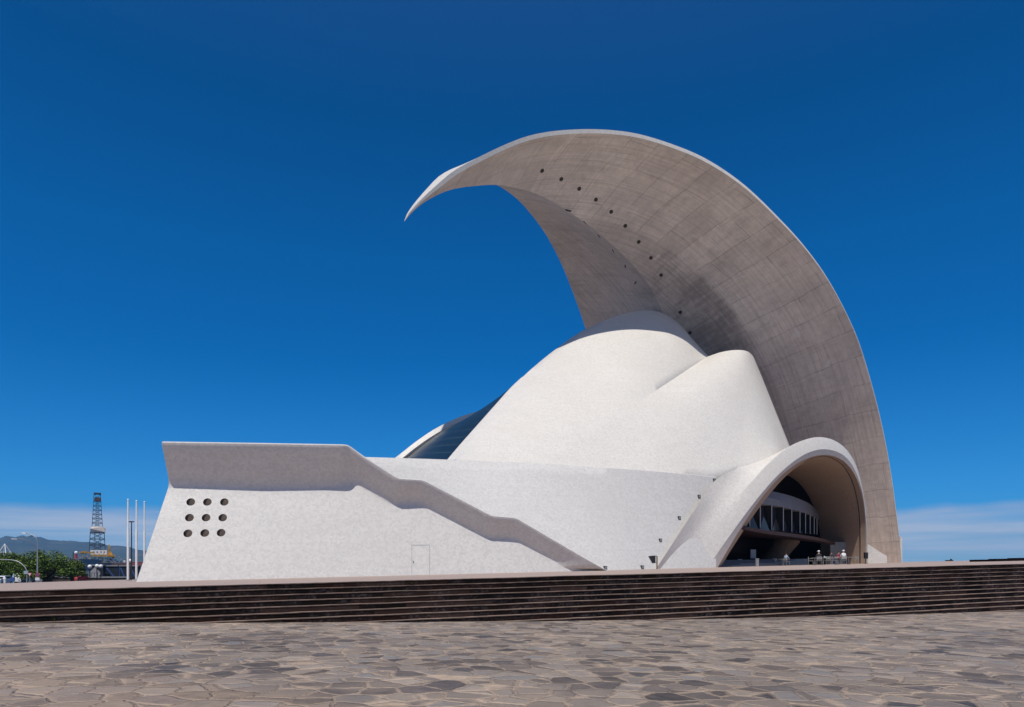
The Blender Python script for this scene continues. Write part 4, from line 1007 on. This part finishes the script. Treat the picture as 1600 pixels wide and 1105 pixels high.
for x0, x1, lab in ((162, 185, 'wide navy blue screen panel right of the diamond panel'), (186, 198, 'narrow navy blue screen panel left of the nearest flagpole'), (201, 216, 'navy blue screen panel seen behind the flagpole feet')):
    q, w, h = quay_box('dark_screen', x0, x1, 885, None, 152, 1.0, M['navy'], lab, 'screen')
    m = MB(); m.bar((-w*.6, -.03, h*.9), (w*.7, -.03, h*.15), .03, .25); m.box(-w, -w+.12, -.06, -.003, 0, h); m.make('brace', M['blue'], parent=q)
q, w, h = quay_box('harbour_building', 104, 124, 874, None, 420, 20, plain('mauve_grey_wall', (.20, .19, .22), .8), 'grey harbour tower block with a red and white radar dome', 'building')
m = MB(); m.tube([(-.6, 4, h), (-.6, 4, h+3.4)], .75, 10, 0); m.sphere((-.6, 4, h+4), 1.0, mi=1); m.make('radar_dome', [M['red'], M['white']], parent=q)
m = MB(); m.tube([(-2.4, 4, h), (-2.4, 4, h+4.5)], .35, 6); m.make('chimney', plain('green_paint', (.03, .12, .08), .6), parent=q)
for k in range(4):
    for j in range(3): m = MB(); m.box(-w+1+k*1.8, -w+2+k*1.8, -.1, -.01, h-2.5-j*3, h-1.3-j*3); m.make('window', M['glass_black'], parent=q)
quay_box('warehouse', 120, 150, 880, None, 520, 20, plain('red_brown_wall', (.22, .11, .09), .8), 'low red brown warehouse left of the rig', 'warehouse')
q, w, h = quay_box('warehouse', 196, 240, 878, None, 560, 20, plain('dull_red_wall', (.25, .06, .06), .8), 'dull red warehouse between the rig and the flagpoles', 'warehouse')
# drilling rig
D = 690; k = D/F; RX = (152-CX)*k
rig = empty('drilling_rig', (RX, D, -8), 0, 'offshore drilling rig with a tall lattice derrick and yellow cranes', 'drilling rig'); rig.rotation_euler.z = R(30.5); rig.scale.x = .86
def rp(x, y, dy=0): return Vector(((x-152)*k, dy, (HY-y)*k+8))
def rbox(m, x0, x1, y0, y1, a=-6, b=6, mi=0): p = rp(x0, y1); q = rp(x1, y0); m.box(p.x, q.x, a, b, p.z, q.z, mi)
def lattice(m, xa, xb, ya, yb, wa, wb, n, r, mi=0):
    """square lattice column between y rows"""
    prev = None
    for i in range(n+1):
        t = i/n; y = ya+(yb-ya)*t; hw = (wa+(wb-wa)*t)*k/2; c = rp((xa+xb)/2, y).z
        cor = [Vector((sx*hw, sy*hw, c)) for sx, sy in ((-1, -1), (1, -1), (1, 1), (-1, 1))]
        for a in range(4): m.bar(cor[a], cor[(a+1) % 4], r, r, mi)
        if prev:
            for a in range(4):
                m.bar(prev[a], cor[a], r*1.6, r*1.6, mi); m.bar(prev[a], cor[(a+1) % 4], r*.8, r*.8, mi); m.bar(prev[(a+1) % 4], cor[a], r*.8, r*.8, mi)
        prev = cor
m = MB(); lattice(m, 152, 152, 861, 833, 25, 22, 3, .36); lattice(m, 152, 152, 861, 833, 10, 9, 3, .22); m.make('lower_derrick', M['rigsteel'], parent=rig)
m = MB(); lattice(m, 152.5, 152.5, 824, 784, 16.5, 11.5, 6, .28); lattice(m, 152.5, 152.5, 824, 784, 5, 3, 6, .13); m.make('upper_derrick', M['rigsteel'], parent=rig)
m = MB(); lattice(m, 152.3, 152.3, 784, 772, 11.5, 10.5, 1, .3); rbox(m, 146.5, 158, 770.5, 772.5, -4, 4); m.make('crown_block', M['rigsteel'], parent=rig)
m = MB(); rbox(m, 147.5, 157.5, 777.5, 783, -3.5, 3.5); m.make('monkey_board', M['rust'], parent=rig)
m = MB()
a = [(141, 832, 8), (141, 827, 8.8), (144, 823.5, 7), (161, 823.5, 7), (165.5, 827, 8.8), (164.5, 832, 8)]
n = len(a); m.add([rp(x, y, -z) for x, y, z in a]+[rp(x, y, z) for x, y, z in a], [tuple(range(n)), tuple(range(2*n-1, n-1, -1))]+[(i, (i+1) % n, (i+1) % n+n, i+n) for i in range(n)])
m.make('wind_wall', plain('rig_off_white', (.50, .44, .39), .6, .15, .2), parent=rig, fix=True)
m = MB(); rbox(m, 141, 167, 860, 867, -9, 9); rbox(m, 171, 181, 874, 879, -11, -6); m.make('deck_house', M['white'], parent=rig)
for x in (146, 151, 157, 162): m = MB(); rbox(m, x, x+1.6, 862, 864, -9.1, -9.01); m.make('window', M['glass_black'], parent=rig)
m = MB(); rbox(m, 124, 146, 863, 865.2, -13, -11); rbox(m, 142, 180, 867.5, 870, -14, -11); rbox(m, 128, 136, 862, 866, -12, -6)
for x in (126, 133, 140, 147, 154, 161, 168, 175): m.bar(rp(x, 865, -12), rp(x+4, 871, -12), .6, .6); m.bar(rp(x, 871, -12), rp(x, 882, -12), .8, .8)
m.make('crane_boom', M['yellow'], parent=rig)
m = MB(); a = [(168, 868), (169, 858), (170, 851), (172, 851.5), (172.5, 861), (177, 867), (178, 870.5), (168, 871)]; n = len(a)
m.add([rp(x, y, -11) for x, y in a]+[rp(x, y, -5) for x, y in a], [tuple(range(n)), tuple(range(2*n-1, n-1, -1))]+[(i, (i+1) % n, (i+1) % n+n, i+n) for i in range(n)]); m.make('crane_pedestal', M['yellow'], parent=rig, fix=True)
m = MB(); rnd = random.Random(4)
for i in range(26):
    x = rnd.uniform(130, 196); y = rnd.uniform(872, 880); ww = rnd.uniform(1.5, 5); rbox(m, x, x+ww, y-rnd.uniform(1, 4), y, -10-rnd.random()*3, -4, rnd.choice((0, 0, 1, 2, 3, 4)))
for i in range(20):
    x = rnd.uniform(130, 198); m.bar(rp(x, rnd.uniform(872, 878), -9), rp(x, 886, -9), .5, .5, rnd.choice((0, 2, 4)))
m.make('deck_machinery', [M['rust'], M['yellow'], M['white'], M['grey'], M['rigsteel']], parent=rig)
m = MB(); rbox(m, 128, 198, 879.5, 884, -14, 14); m.make('main_deck', M['rust'], parent=rig)
for x in (132, 150, 172, 190): m = MB(); rbox(m, x, x+6, 884, 900, -12, -4); m.make('column', M['rigsteel'], parent=rig)
# right hand side: stepped stand and small roof vents
st = empty('seating_stand', (47, 64, tz(47)), R(14), 'low dark stepped stand rising at the right edge of the terrace', 'stepped stand'); st.location.x += .6
m = MB()
for k_ in range(9): m.box(-4.6+k_*2.2, 26, k_*.2, 2.6, k_*.085-.3 if k_ else -.6, .10+k_*.085)
m.make('steps', M['riser'], parent=st)
p = P(1485, 878, 118); q = empty('roof_vent', (p.x, 118, tz(p.x)), 0, 'tiny dark vent on the terrace horizon right of the hall', 'vent')
m = MB(); m.box(-.7, .3, -.3, .3, 0, .18); m.tube([(.1, 0, 0), (.1, 0, .38)], .16, 8); m.make('housing', M['dark'], parent=q)
# weeds in the stair joints
for x, kk, lab in ((646, 1, 'small green weed in the stair joint below the service door'), (1354, 2, 'yellow green weed on the stairs below the cafe tables'), (1120, 10, 'small weed low on the stairs below the arch foot'), (80, 5, 'tiny weed at the foot of the stairs on the left')):
    a, b = -30.0, 90.0
    for _ in range(40):
        mm = (a+b)/2; pt = stair_pt(mm, kk)
        if CX+F*pt.x/pt.y < x: a = mm
        else: b = mm
    pt = stair_pt(a, kk, -.28); m = MB()
    for i in range(40):
        an = random.uniform(0, 6.28); r1 = random.uniform(.03, .13); e = Vector((math.cos(an)*r1, math.sin(an)*r1, random.uniform(.03, .13))); sd = Vector((-math.sin(an), math.cos(an), 0))*.012
        m.add([pt+sd, pt-sd, pt+e], [(0, 1, 2)])
    tag(m.make('weed', LM[1]), lab, 'weed', 'weeds growing in the stairs')
# ------------------------------------------------------------ air
mb = MB(); mb.box(-5900, 5900, -5900, 5900, -10, 310)
hm = bpy.data.materials.new('haze_air'); hm.use_nodes = True; hn = hm.node_tree; hn.nodes.clear()
ho = hn.nodes.new('ShaderNodeOutputMaterial'); hv = hn.nodes.new('ShaderNodeVolumePrincipled'); hn.links.new(hv.outputs[0], ho.inputs['Volume'])
hv.inputs['Color'].default_value = (.15, .46, .90, 1); hv.inputs['Density'].default_value = HAZE; hv.inputs['Anisotropy'].default_value = .2
tag(mb.make('haze', hm), kind='stuff')
